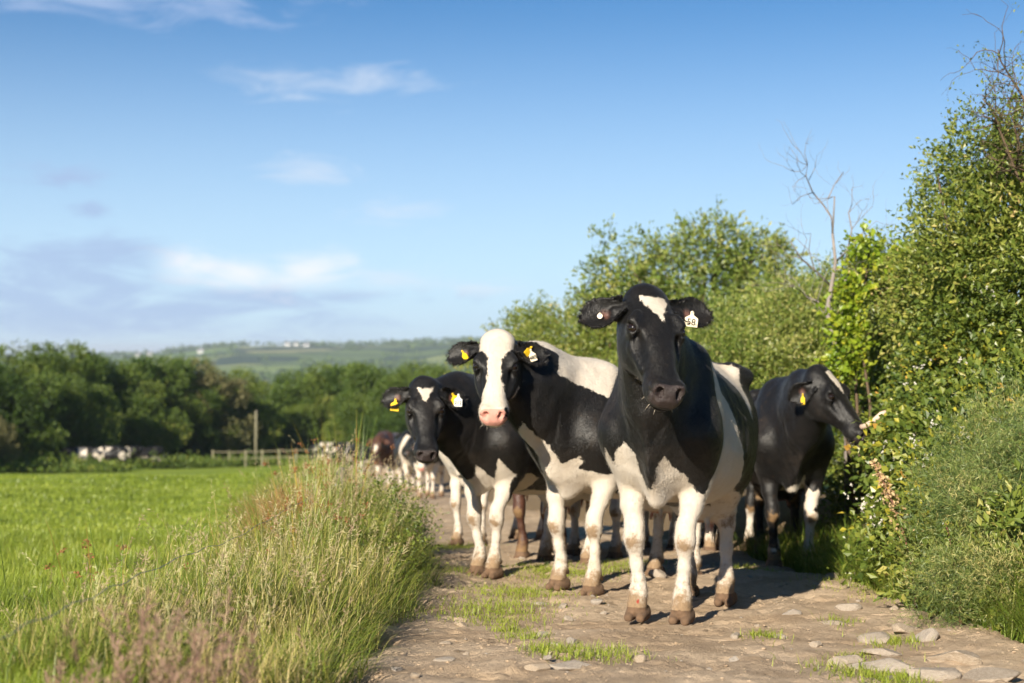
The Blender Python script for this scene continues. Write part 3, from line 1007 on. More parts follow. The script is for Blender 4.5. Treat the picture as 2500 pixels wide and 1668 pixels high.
def crown_tree(name, label, base, blobs, trunk_r, n, size, mat, seed, aspect=.5, nleaf=8, length=.4, group=None, lean=(0, 0, 1), off=0.0, rough=.4, lo=.6):
    root = thing(name, label, 'tree', base, group)
    base = np.array(base)
    g = np.random.default_rng(seed)
    mb = MB()
    top = np.mean([c for c, r_ in blobs], axis=0)
    fork = base + (top - base) * .45
    add_tube(mb, [base - (0, 0, .1), base + (fork - base) * .5 + g.normal(0, .08, 3), fork], [trunk_r, trunk_r * .8, trunk_r * .7], 9)
    for c, r_ in blobs:
        c = np.array(c)
        m1 = fork * .5 + c * .5 + g.normal(0, .12, 3)
        add_tube(mb, [fork - (0, 0, .1), m1, c], [trunk_r * .5, trunk_r * .3, trunk_r * .12], 6)
        for q in range(3):
            e = c + g.normal(0, .55, 3) * np.array(r_)
            add_tube(mb, [m1, (m1 + e) / 2 + g.normal(0, .08, 3), e], [trunk_r * .2, trunk_r * .12, trunk_r * .04], 4)
    me = mb.mesh('trunk', [BROWN])
    me.transform(Matrix.Translation(-Vector(base)))
    obj('trunk', me, root)
    blobs = clumped(blobs, 6, np.random.default_rng(seed))
    P, D, k = blob_points(blobs, n, lo, 1.08, rough, seed)
    pos, d, kk = sprigs(P, D, nleaf, length, .25)
    tone = rng.normal(0, .10, len(blobs))[k][kk] + rng.normal(0, .13, len(P))[kk]
    rnd = np.clip(.48 + off + tone + rng.normal(0, .1, len(pos)), 0, 1)
    V, f, r_ = leaf_cloud(pos, d, size * rng.uniform(.55, 1.25, len(pos)), aspect, .1, rnd, .7)
    obj('crown', mesh_np('crown', V - base, f, {'rnd': r_}, mat, smooth=False), root)
    return root


def gp(px, D):
    x = (px - 1250) / 3472 * D
    return (x, D, float(ground_z(x, D)))


crown_tree('willow_tree', 'rounded green willow behind the front cow', gp(1710, 21), [B(1700, 732, 21, 1.0, .9, .80), B(1600, 762, 21, .75, .8, .70), B(1820, 762, 21, .80, .8, .70), B(1720, 642, 21, .72, .7, .50), B(1610, 662, 21, .50, .5, .45), B(1850, 682, 21, .55, .6, .45),
           B(1530, 742, 20.6, .45, .5, .5), B(1930, 762, 20.5, .55, .5, .6), B(1480, 682, 20.8, .20, .3, .22), B(1460, 762, 20.6, .22, .3, .40), B(1760, 842, 20.2, 1.1, .7, .6), B(1640, 842, 20, .8, .7, .55), B(1980, 842, 19.8, .5, .5, .6), B(1760, 587, 21, .28, .3, .20), B(1850, 607, 21, .2, .3, .18)],
           .16, 6000, .082, WILLOW, 5, .42, 8, .34, off=.03)
crown_tree('young_tree', 'thin young tree showing above the low scrub', gp(1290, 27), [B(1300, 770, 27, .30, .3, .28), B(1275, 800, 27, .32, .3, .25), B(1330, 800, 27, .30, .3, .22), B(1300, 840, 27, .45, .4, .4)], .05, 420, .085, OLIVE, 6, .45, 6, .25)

# bare dead tree with ivy
g = np.random.default_rng(42)
base = gp(2070, 12.5)
root = thing('dead_tree', 'leafless grey dead tree with forked branches beside the hedge', 'tree', base)
mb = MB()
W3 = lambda px, py, D=12.5: np.array([(px - 1250) / 3472 * D, D, .8 - (py - 854) / 3472 * D])
trunk = [np.array(base) - (0, 0, .1), W3(2068, 990), W3(2045, 860), W3(2020, 760), W3(2030, 700), W3(2040, 640), W3(2033, 570)]
add_tube(mb, trunk, [.036, .032, .028, .024, .019, .015, .011], 8)
for pts, r0 in [([(2033, 570), (2030, 530), (2010, 500), (1985, 470), (1968, 430), (1972, 400)], .017), ([(2033, 570), (2036, 520), (2038, 480), (2022, 485), (2038, 450), (2060, 420)], .015), ([(1985, 470), (1955, 480), (1935, 500)], .008), ([(1968, 430), (1950, 440), (1935, 455)], .006),
                ([(1972, 400), (1965, 375), (1968, 350)], .007), ([(1975, 440), (1990, 410), (1995, 380)], .006), ([(2040, 640), (2070, 610), (2080, 560), (2072, 520), (2080, 500)], .016), ([(2080, 560), (2095, 540), (2105, 515)], .008), ([(2085, 590), (2115, 560), (2140, 540)], .009),
                ([(2030, 700), (1990, 660), (1955, 630), (1930, 590)], .018), ([(1990, 660), (1975, 610), (1980, 570)], .010), ([(2020, 760), (1995, 735), (1970, 725)], .020), ([(1955, 630), (1925, 625), (1905, 600)], .008), ([(2045, 690), (2080, 680), (2120, 650), (2140, 600)], .014),
                ([(2120, 650), (2150, 640), (2165, 600)], .008), ([(2045, 860), (2085, 830), (2110, 810)], .014), ([(2020, 760), (2060, 740), (2100, 735)], .012), ([(1972, 725), (1940, 700), (1915, 690)], .010), ([(2068, 920), (2030, 900), (2000, 890)], .012)]:
    P_ = [W3(a, b, 12.5 + g.normal(0, .10)) for a, b in pts]
    r0 *= .55
    add_tube(mb, P_, np.linspace(r0, r0 * .45, len(P_)), 6)
    for q in range(4):
        i = int(g.integers(1, len(P_)))
        limb(mb, P_[i], norm(P_[i] - P_[i - 1] + g.normal(0, .25, 3)), g.uniform(.12, .3), r0 * .35, 2, g, .5, .25, .001, None, 4, (1, 2), .2)
me = mb.mesh('trunk', [plain('dead_bark', (0.24, 0.21, 0.19), 0.85, 0.2, 0.25, 14)])
me.transform(Matrix.Translation(-Vector(base)))
obj('branches', me, root)

# twiggy thorn tree reaching in from the right edge
base = gp(2560, 9.6)
root = thing('thorn_tree', 'sparse thorny branches against the sky at the upper right', 'tree', base)
mb = MB()
ends = []
W4 = lambda px, py, D=9.6: np.array([(px - 1250) / 3472 * D, D, .8 - (py - 854) / 3472 * D])
add_tube(mb, [np.array(base) - (0, 0, .1), W4(2570, 900), W4(2540, 640), W4(2520, 480), W4(2530, 300)], [.07, .06, .045, .03, .02], 8)
add_tube(mb, [W4(2570, 640), W4(2600, 450), W4(2580, 250), W4(2520, 120)], [.035, .03, .02, .01], 7)
for pts, r0 in [([(2520, 480), (2480, 420), (2450, 340), (2425, 270), (2400, 240)], .013), ([(2450, 340), (2430, 300), (2432, 250), (2430, 210)], .007), ([(2425, 270), (2395, 280)], .004), ([(2530, 300), (2500, 240), (2470, 190), (2445, 150), (2438, 120)], .011), ([(2480, 420), (2490, 350), (2470, 280), (2460, 230)], .009),
                ([(2470, 190), (2440, 175), (2425, 165)], .005), ([(2500, 240), (2450, 240), (2400, 235)], .006), ([(2530, 300), (2480, 310), (2455, 290), (2440, 290)], .006), ([(2470, 280), (2500, 260), (2530, 200)], .006), ([(2510, 420), (2460, 400), (2420, 385)], .008)]:
    P_ = [W4(a, b, 9.6 + g.normal(0, .08)) for a, b in pts]
    add_tube(mb, P_, np.linspace(r0, r0 * .35, len(P_)), 5)
    for i in range(1, len(P_)):
        for q in range(4):
            limb(mb, P_[i] * .6 + P_[i - 1] * .4, norm(P_[i] - P_[i - 1] + g.normal(0, .6, 3)), g.uniform(.08, .26), r0 * .35, 2, g, .6, .25, .0006, ends, 4, (1, 2), .25)
me = mb.mesh('branches', [BROWN])
me.transform(Matrix.Translation(-Vector(base)))
obj('branches', me, root)
E = np.array([e for e, d in ends]); Dd = np.array([d for e, d in ends])
pick = (rng.random(len(E)) < np.interp(E[:, 2], [1.5, 2.6], [.9, .25]))
E, Dd = E[pick], Dd[pick]
pos, d, kk = sprigs(E, Dd, 4, .07)
V, f, r_ = leaf_cloud(pos, d, .028 * rng.uniform(.6, 1.3, len(pos)), .55, .1, np.clip(rng.normal(.4, .15, len(pos)), 0, 1), .8)
obj('foliage', mesh_np('foliage', V - np.array(base), f, {'rnd': r_}, OLIVE, smooth=False), root)
bush('hedge_shoot', 'leafy shoots sticking up from the hedge top against the sky', [B(2290, 420, 11, .10, .2, .16), B(2340, 400, 11, .07, .2, .14), B(2265, 470, 11, .08, .1, .12), B(2310, 480, 11, .10, .2, .12), B(2400, 450, 10.8, .10, .2, .14), B(2470, 400, 10.4, .14, .2, .22), B(2250, 540, 11, .05, .1, .06), B(2500, 350, 10.2, .16, .2, .3)],
     560, .040, .5, OLIVE, 6, .14, 8, off=-.08, lo=.2, trunk=.006, base=gp(2330, 11), clump=0)
bush('hedge_shoot', 'leafy shoots on the willow scrub beside the dead tree', [B(1480, 580, 20.6, .12, .2, .10), B(1455, 650, 20.6, .16, .2, .14), B(1900, 610, 20, .2, .2, .2), B(1440, 740, 20.8, .12, .2, .2), B(2130, 660, 13, .1, .2, .1)],
     260, .07, .42, WILLOW, 6, .2, 0, lo=.2, trunk=.01, base=gp(1500, 20.6), clump=0)

# pale broken branch poking out of the hedge
mb = MB()
D_ = 9.9
P_ = [np.array([(a - 1250) / 3472 * D_, D_ + q, .8 - (b - 854) / 3472 * D_]) for a, b, q in ((2112, 1048, .25), (2113, 1044, .06), (2118, 1038, 0), (2132, 1026, -.03), (2147, 1010, -.05), (2158, 1004, -.05))]
add_tube(mb, P_, [.022, .021, .020, .019, .018, .012], 10)
obj('broken_branch', mb.mesh('broken_branch', [plain('stripped_wood', (.62, .46, .36), .6, .3, .12, 30)]), label='pale curved broken branch sticking out beside the turned cow muzzle', category='branch')

# dock and nettle stems in front of the bramble
def weed(label, px, py, D, hgt, lean, leafc, seedm, n=26):
    x0, y0 = (px - 1250) / 3472 * D, D
    z0 = float(ground_z(x0, y0))
    root = thing('dock_plant', label, 'plant', (x0, y0, z0))
    pts = [np.array([lean * hgt * t * t, 0.05 * t, hgt * t]) for t in np.linspace(0, 1, 7)]
    mb = MB()
    add_tube(mb, pts, np.linspace(.010, .004, 7), 6)
    obj('stem', mb.mesh('stem', [plain('red_stem', (.16, .07, .05), .6, .3)]), root)
    c, d = [], []
    for i in range(n * 14):
        t = rng.uniform(.45, 1)
        p = np.array([lean * hgt * t * t, .05 * t, hgt * t]) + rng.normal(0, .035 * (1.25 - t), 3)
        c.append(p); d.append(norm(rng.normal(0, 1, 3) + (0, 0, .2)))
    V, f, r_ = leaf_cloud(np.array(c), np.array(d), rng.uniform(.012, .028, len(c)), .8, .2, np.clip(rng.normal(.45, .2, len(c)), 0, 1))
    obj('seed_head', mesh_np('seed_head', V, f, {'rnd': r_}, seedm, smooth=False), root, kind='stuff')
    c, d = [], []
    for i in range(n):
        t = rng.uniform(.12, .8)
        c.append(np.array([lean * hgt * t * t, .05 * t, hgt * t])); d.append(norm((rng.normal(), rng.normal() - .5, .2)))
    V, f, r_ = leaf_cloud(np.array(c), np.array(d), rng.uniform(.05, .10, len(c)), .5, .12, np.clip(rng.normal(.5, .2, len(c)), 0, 1), .2)
    obj('leaves', mesh_np('leaves', V, f, {'rnd': r_}, leafc, smooth=False), root)
    return root


TANSEED = leaf_material('dock_seed', [(0, (.16, .12, .06)), (.5, (.30, .25, .13)), (1, (.42, .36, .20))], .2, .6)
weed('tall brown seeding dock leaning left in front of the bramble', 2235, 1395, 7.9, .80, -.28, BRAMBLE, TANSEED)
weed('nettle with broad yellow green leaves among the gorse', 2345, 1330, 7.0, .50, -.12, LIME, BRAMBLE, 16)

# bramble flowers
c = []
for px, py, D in [(2070, 1200, 8.4), (2085, 1215, 8.4), (2205, 1070, 8.4), (2345, 972, 9.3), (2350, 965, 9.3), (2270, 1030, 8.6), (2340, 1070, 8.5), (2360, 1060, 8.5), (2410, 1020, 8.5), (2190, 1090, 9), (2120, 1260, 8.4), (2490, 900, 9), (2130, 1090, 9.4), (2095, 1230, 8.4), (2255, 1105, 8.5), (2480, 910, 9.2), (2390, 720, 9.6), (2310, 990, 9.4), (2170, 1130, 8.8), (2145, 1200, 8.5), (2200, 940, 9.8), (2235, 890, 10), (2150, 1020, 10), (2320, 880, 9.8)]:
    for q in range(5):
        c.append(np.array([(px - 1250 + rng.normal(0, 14)) / 3472 * D, D - .18 + rng.normal(0, .06), .8 - (py - 854 + rng.normal(0, 10)) / 3472 * D]))
c = np.array(c)
k = np.repeat(np.arange(len(c)), 5)
V, f, r_ = leaf_cloud(c[k], rng.normal(size=(len(k), 3)), np.full(len(k), .016), .8, .1, rng.random(len(k)), .3)
obj('bramble_blossom', mesh_np('blossom', V, f, {'rnd': r_}, PETAL, smooth=False), label='scattered white blossom on the bramble thicket', category='blossom', kind='stuff')

# ------------------------------------------------------------------ trees along the far edge of the pasture
def proto_crown(seed, n=5200, nb=16, size=.42, mat=None):
    """a crown of unit height: returns crown mesh and trunk mesh"""
    g = np.random.default_rng(seed)
    blobs = [((0, 0, .55), (.32, .32, .36))]
    for i in range(nb):
        th = g.uniform(0, 6.28); zz = g.uniform(.18, .90)
        rr = .42 * math.sqrt(max(.05, 1 - ((zz - .5) / .55) ** 2)) * g.uniform(.75, 1.1)
        s_ = g.uniform(.10, .19)
        blobs.append(((rr * math.cos(th), rr * math.sin(th), zz), (s_, s_, s_ * g.uniform(.7, .95))))
    P, D, k = blob_points(blobs, n, .6, 1.1, .35, seed)
    pos, d, kk = sprigs(P, D, 6, .045, .2)
    rnd = np.clip(.45 + rng.normal(0, .13, len(blobs))[k][kk] + rng.normal(0, .12, len(pos)), 0, 1)
    V, f, r_ = leaf_cloud(pos, d, .023 * rng.uniform(.6, 1.4, len(pos)), .75, .1, rnd, .8)
    cm = mesh_np('crown', V, f, {'rnd': r_}, mat or DARKW, smooth=False)
    mb = MB()
    add_tube(mb, [(0, 0, -.03), (.01, 0, .2), (0, .02, .6)], [.03, .024, .012], 7)
    for i in range(7):
        c = np.array(blobs[1 + i][0])
        add_tube(mb, [(0, 0, .2 + .03 * i), c * .5 + np.array([0, 0, .18]), c], [.012, .008, .003], 5)
    return cm, mb.mesh('trunk', [BROWN])


protos = [proto_crown(200 + i) for i in range(5)]
rus = proto_crown(220, 2400, 12, mat=RUSSET)
ROW = [(-420, 850, 58), (-250, 850, 66), (-110, 848, 74), (-20, 850, 80), (60, 842, 84), (135, 836, 88), (215, 842, 90), (290, 850, 94), (355, 866, 98), (425, 872, 101), (540, 900, 106), (580, 945, 108),
       (640, 960, 117), (690, 925, 120), (745, 908, 121), (800, 888, 122), (850, 872, 122), (905, 868, 119), (955, 880, 114), (1010, 890, 108), (1070, 895, 104), (1140, 890, 100), (1220, 900, 98), (30, 900, 76), (170, 915, 82), (330, 930, 90), (460, 935, 99), (505, 960, 101), (715, 985, 114), (880, 960, 109), (950, 985, 104)]
words = ['first', 'second', 'third', 'fourth', 'fifth', 'sixth', 'seventh', 'eighth', 'ninth', 'tenth', 'eleventh', 'twelfth', 'thirteenth', 'fourteenth', 'fifteenth', 'sixteenth', 'seventeenth', 'eighteenth', 'nineteenth', 'twentieth',
         'twenty first', 'twenty second', 'twenty third', 'twenty fourth', 'twenty fifth', 'twenty sixth', 'twenty seventh', 'twenty eighth', 'twenty ninth', 'thirtieth']
order = sorted([r_ for r_ in ROW if r_[0] > -60], key=lambda q: q[0])
for i, (px, top, D) in enumerate(ROW):
    lab_key = (px, top, D)
    D = D + 12
    b_ = gp(px, D)
    H_ = (.8 - (top - 854) / 3472 * D - b_[2]) * .95
    if px <= -60:
        lab = f'dense green tree beyond the left picture edge, {words[i]} of the hedgerow'
    else:
        lab = f'dense green tree, {words[order.index(lab_key)]} from the left along the far pasture edge'
    t_ = thing('field_tree', lab, 'tree', b_, 'trees along the far pasture edge')
    cm, tm = protos[i % 5]
    wsc = H_ * rng.uniform(.82, 1.05) if H_ > 5.2 else H_ * 1.25
    t_.scale = (wsc, wsc, H_)
    t_.rotation_euler = (0, 0, float(rng.uniform(0, 6.28)))
    obj('crown', cm, t_)
    obj('trunk', tm, t_)
b_ = gp(490, 114)
t_ = thing('russet_tree', 'brownish half bare tree among the green ones by the dip', 'tree', b_)
t_.scale = (8.0, 8.0, .8 - (885 - 854) / 3472 * 114 - b_[2])
obj('crown', rus[0], t_); obj('trunk', rus[1], t_)
b_ = gp(-5, 80)
t_ = thing('russet_tree', 'brown withered bush at the left picture edge', 'bush', b_)
t_.scale = (2.2, 2.2, 3.2)
obj('crown', rus[0], t_); obj('trunk', rus[1], t_)

# rough growth along the foot of the trees
x0 = []
for i in range(26000):
    px = rng.uniform(-120, 1250)
    D = np.interp(px, [-120, 0, 250, 480, 900, 1250], [77, 81, 85, 99, 112, 100]) + rng.normal(0, 1.5)
    x0.append(((px - 1250) / 3472 * D, D))
x0 = np.array(x0)
z0 = ground_z(x0[:, 0], x0[:, 1]) + np.abs(rng.normal(0, .30, len(x0))) * (1 + .6 * fbm(x0[:, 0] / 3, x0[:, 1] / 3, octaves=2, seed=61))
V, f, r_ = leaf_cloud(np.column_stack([x0, z0]), np.tile(np.array([[0, -.3, 1.0]]), (len(x0), 1)), rng.uniform(.14, .32, len(x0)), .5, .1, np.clip(rng.normal(.5, .2, len(x0)), 0, 1), .6)
obj('undergrowth', mesh_np('undergrowth', V, f, {'rnd': r_}, DARKW, smooth=False), label='rough undergrowth along the foot of the far trees', category='undergrowth', kind='stuff')

# woods and hedges on the hills across the valley
n = 2600
hy = rng.uniform(420, 2750, n * 6)
hx = rng.uniform(-.42, .12, n * 6) * hy
m_ = (fbm(hx / 170, hy / 260, octaves=3, seed=71) > .28) | (np.abs(vnoise(hx / 150, hy / 190, seed=72)) < .035) | (np.abs(vnoise(hx / 190 + 7, hy / 150, seed=73)) < .03)
m_ |= (hx / hy > -.115) & (hx / hy < .1) & (hy > 2480) & (hy < 2700)
hx, hy = hx[m_][:n], hy[m_][:n]
k = np.repeat(np.arange(len(hx)), 16)
c = np.stack([hx[k], hy[k], ground_z(hx[k], hy[k])], 1) + rng.normal(0, 1, (len(k), 3)) * np.array([4.5, 4.5, 2.2]) + np.array([0, 0, 3.0])
V, f, r_ = leaf_cloud(c, rng.normal(size=c.shape), rng.uniform(2.5, 6.0, len(k)), .8, .1, np.clip(rng.normal(.4, .2, len(k)), 0, 1), .5)
obj('distant_woods', mesh_np('distant_woods', V, f, {'rnd': r_}, DARKW, smooth=False), label='hazy woods and hedges on the hills across the valley', category='woodland', kind='stuff')
# ------------------------------------------------------------------ cows: one continuous skin grown from a distance field
class Field:
    def __init__(self, lo, hi, h):
        self.lo = np.array(lo, np.float32)
        self.h = h
        self.n = np.ceil((np.array(hi) - np.array(lo)) / h).astype(int) + 1
        self.F = np.full(self.n, 9.0, np.float32)
        self.ax = [(self.lo[i] + np.arange(self.n[i], dtype=np.float32) * h).astype(np.float32) for i in range(3)]

    def region(self, lo, hi, pad):
        s = []
        for i in range(3):
            a = int(np.clip((lo[i] - pad - self.lo[i]) / self.h, 0, self.n[i]))
            b = int(np.clip((hi[i] + pad - self.lo[i]) / self.h + 2, 0, self.n[i]))
            s.append(slice(a, max(b, a + 1)))
        X = self.ax[0][s[0]][:, None, None]
        Y = self.ax[1][s[1]][None, :, None]
        Z = self.ax[2][s[2]][None, None, :]
        return tuple(s), X, Y, Z

    def union(self, sl, d, k):
        a = self.F[sl]
        if k > 0:
            hh = np.maximum(k - np.abs(a - d), 0) / k
            self.F[sl] = np.minimum(a, d) - hh * hh * (k * 0.25)
        else:
            self.F[sl] = np.minimum(a, d)

    def cut(self, sl, d, k):
        a = self.F[sl]
        hh = np.maximum(k - np.abs(a + d), 0) / k
        self.F[sl] = np.maximum(a, -d) + hh * hh * (k * 0.25)

    # ---- primitives
    def cone(self, a, b, ra, rb, k=0.03, cut=False):
        a, b = np.asarray(a, np.float32), np.asarray(b, np.float32)
        rm = max(ra, rb)
        sl, X, Y, Z = self.region(np.minimum(a, b) - rm, np.maximum(a, b) + rm, k + 2 * self.h)
        ab = b - a
        L2 = float(ab @ ab) + 1e-9
        t = np.clip(((X - a[0]) * ab[0] + (Y - a[1]) * ab[1] + (Z - a[2]) * ab[2]) / L2, 0, 1)
        d = np.sqrt((X - a[0] - t * ab[0]) ** 2 + (Y - a[1] - t * ab[1]) ** 2 + (Z - a[2] - t * ab[2]) ** 2) - (ra + (rb - ra) * t)
        (self.cut if cut else self.union)(sl, d, k)

    def chain(self, pts, k=0.02):
        for (p, r), (q, s) in zip(pts[:-1], pts[1:]):
            self.cone(p, q, r, s, k)

    def econe(self, a, b, ra, rb, side, k=0.05, cut=False):
        """cone of elliptic section; ra, rb = (radius along side, radius across)"""
        a, b, side = [np.asarray(q, np.float32) for q in (a, b, side)]
        ax = b - a
        L = float(np.linalg.norm(ax)) + 1e-6
        ax = ax / L
        side = side - ax * float(side @ ax)
        side /= np.linalg.norm(side)
        up = np.cross(ax, side)
        rm = max(*ra, *rb)
        sl, X, Y, Z = self.region(np.minimum(a, b) - rm, np.maximum(a, b) + rm, k + 2 * self.h)
        x, y, z = X - a[0], Y - a[1], Z - a[2]
        t = x * ax[0] + y * ax[1] + z * ax[2]
        u = x * side[0] + y * side[1] + z * side[2]
        v = x * up[0] + y * up[1] + z * up[2]
        tc = np.clip(t / L, 0, 1)
        ru = ra[0] + (rb[0] - ra[0]) * tc
        rv = ra[1] + (rb[1] - ra[1]) * tc
        rm_ = np.minimum(ru, rv)
        ov = t - tc * L
        ro = (ru + rv) * 0.5
        d = (np.sqrt((u / ru) ** 2 + (v / rv) ** 2 + (ov / ro) ** 2) - 1) * rm_
        (self.cut if cut else self.union)(sl, d, k)

    def ell(self, c, r, axes=None, k=0.03, cut=False):
        c, r = np.asarray(c, np.float32), np.asarray(r, np.float32)
        A = np.eye(3, dtype=np.float32) if axes is None else np.asarray(axes, np.float32)
        ext = np.sqrt(((A * r[:, None]) ** 2).sum(0))
        sl, X, Y, Z = self.region(c - ext, c + ext, k + 2 * self.h)
        x, y, z = X - c[0], Y - c[1], Z - c[2]
        e = 0
        for i in range(3):
            e = e + ((x * A[i, 0] + y * A[i, 1] + z * A[i, 2]) / r[i]) ** 2
        d = (np.sqrt(e) - 1) * r.min()
        (self.cut if cut else self.union)(sl, d, k)

    def loft(self, o, axes, st, expo=2.2, narrow=0.0, k=0.04):
        """stations (t, top, bottom, half width) along axes[0]; top/bottom along axes[2], width along axes[1]"""
        o = np.asarray(o, np.float32)
        A = np.asarray(axes, np.float32)
        st = np.asarray(st, np.float32)
        t0, t1 = st[0, 0], st[-1, 0]
        w = st[:, 3].max()
        cs = np.array([o + A[0] * t + A[1] * s * w + A[2] * n for t in (t0, t1) for s in (-1, 1) for n in (st[:, 1].max(), st[:, 2].min())])
        sl, X, Y, Z = self.region(cs.min(0), cs.max(0), k + 2 * self.h)
        x, y, z = X - o[0], Y - o[1], Z - o[2]
        t = x * A[0, 0] + y * A[0, 1] + z * A[0, 2]
        u = x * A[1, 0] + y * A[1, 1] + z * A[1, 2]
        v = x * A[2, 0] + y * A[2, 1] + z * A[2, 2]
        fine = np.linspace(t0, t1, 160)
        tab = [np.interp(fine, st[:, 0], st[:, i]) for i in (1, 2, 3)]
        ker = np.hanning(15); ker /= ker.sum()
        tab = [np.convolve(np.pad(q, 7, mode='edge'), ker, 'valid') for q in tab]
        top, bot, wid = [np.interp(t, fine, q).astype(np.float32) for q in tab]
        hc = (top + bot) * 0.5
        hh = np.maximum((top - bot) * 0.5, 0.004)
        vn = (v - hc) / hh
        wid = np.maximum(wid * (1 - narrow * np.clip(vn, -0.3, 1)), 0.004)
        e = (np.abs(u / wid) ** expo + np.abs(vn) ** expo) ** (1 / expo)
        d = (e - 1) * np.minimum(wid, hh)
        ov = np.maximum(np.maximum(t0 - t, t - t1), 0)
        d = np.where(ov > 0, np.sqrt(np.maximum(d, 0) ** 2 + ov ** 2), d)
        self.union(sl, d.astype(np.float32), k)

    def ear(self, base, a, c, L, hw, cup, th, k=0.02):
        """leaf shaped cup: a along the ear, c out of the opening"""
        a, c = [np.asarray(q, np.float32) for q in (a, c)]
        a = a / np.linalg.norm(a)
        c = c - a * float(a @ c); c /= np.linalg.norm(c)
        b = np.cross(c, a)
        base = np.asarray(base, np.float32)
        e = base + a * L
        sl, X, Y, Z = self.region(np.minimum(base, e) - hw, np.maximum(base, e) + hw, k + 2 * self.h)
        x, y, z = X - base[0], Y - base[1], Z - base[2]
        ta = (x * a[0] + y * a[1] + z * a[2]) / L
        tb = x * b[0] + y * b[1] + z * b[2]
        tc = x * c[0] + y * c[1] + z * c[2]
        w = hw * np.interp(ta, [-0.1, 0, .15, .35, .55, .75, .9, 1.0], [.30, .34, .55, .88, 1, .86, .52, .12]).astype(np.float32)
        sb = np.clip(tb / np.maximum(w, 1e-3), -1.3, 1.3)
        surf = cup * (sb * sb - 0.45) * np.interp(ta, [0, .3, 1.0], [1.3, 1.0, .35]) - 0.03 * ta * ta
        thick = th * np.interp(ta, [0, .3, 1.0], [1.8, 1.15, .8])
        db = np.maximum(np.abs(tb) - w, 0)
        da = np.maximum(np.maximum(-ta, ta - 1.0) * L, 0)
        d = np.sqrt((tc - surf) ** 2 * 0.75 + db ** 2 + da ** 2) - thick
        self.union(sl, d.astype(np.float32), k)

    def extract(self):
        F = self.F
        ins = F < 0
        nx, ny, nz = F.shape
        cnt = np.zeros((nx - 1, ny - 1, nz - 1), np.int8)
        for a in (0, 1):
            for b in (0, 1):
                for c in (0, 1):
                    cnt += ins[a:nx - 1 + a, b:ny - 1 + b, c:nz - 1 + c]
        act = (cnt > 0) & (cnt < 8)
        I = np.argwhere(act)
        idx = np.full(act.shape, -1, np.int32)
        idx[act] = np.arange(len(I))
        acc = np.zeros((len(I), 3), np.float32)
        num = np.zeros(len(I), np.float32)
        cor = [(a, b, c) for a in (0, 1) for b in (0, 1) for c in (0, 1)]
        val = {q: F[I[:, 0] + q[0], I[:, 1] + q[1], I[:, 2] + q[2]] for q in cor}
        for ax in range(3):
            for q in cor:
                if q[ax]:
                    continue
                q2 = list(q); q2[ax] = 1; q2 = tuple(q2)
                v0, v1 = val[q], val[q2]
                cr = (v0 < 0) != (v1 < 0)
                t = np.where(cr, v0 / np.where(cr, v0 - v1, 1), 0)
                p = np.array(q, np.float32)[None].repeat(len(I), 0)
                p[:, ax] += t
                acc += p * cr[:, None]
                num += cr
        V = (I + acc / num[:, None]) * self.h + self.lo
        quads = []
        for ax in range(3):
            o = [(1, 2), (2, 0), (0, 1)][ax]
            s0 = [slice(1, None)] * 3
            a = ins
            lo_ = [slice(1, F.shape[i] - 1) for i in range(3)]
            lo_[ax] = slice(0, F.shape[ax] - 1)
            hi_ = list(lo_)
            hi_[ax] = slice(1, F.shape[ax])
            A, B = a[tuple(lo_)], a[tuple(hi_)]
            E = np.argwhere(A != B)
            if not len(E):
                continue
            flip = A[E[:, 0], E[:, 1], E[:, 2]]
            off = np.ones(3, int); off[ax] = 0
            P = E + off
            def cell(d1, d2):
                c = P.copy(); c[:, o[0]] -= d1; c[:, o[1]] -= d2
                return idx[c[:, 0], c[:, 1], c[:, 2]]
            q = np.stack([cell(1, 1), cell(0, 1), cell(0, 0), cell(1, 0)], 1)
            q[~flip] = q[~flip][:, ::-1]
            quads.append(q)
        return V, np.concatenate(quads)


def poly_sd(px, py, pts):
    """signed distance to a polygon, positive inside"""
    pts = np.asarray(pts, float)
    d = np.full(px.shape, 1e9)
    inside = np.zeros(px.shape, bool)
    n = len(pts)
    for i in range(n):
        a, b = pts[i], pts[(i + 1) % n]
        ex, ey = b - a
        wx, wy = px - a[0], py - a[1]
        t = np.clip((wx * ex + wy * ey) / (ex * ex + ey * ey + 1e-12), 0, 1)
        d = np.minimum(d, (wx - ex * t) ** 2 + (wy - ey * t) ** 2)
        c = ((a[1] <= py) & (b[1] > py)) | ((b[1] <= py) & (a[1] > py))
        xi = a[0] + (py - a[1]) / (ey if abs(ey) > 1e-12 else 1e-12) * ex
        inside ^= c & (px < xi)
    return np.where(inside, 1, -1) * np.sqrt(d)


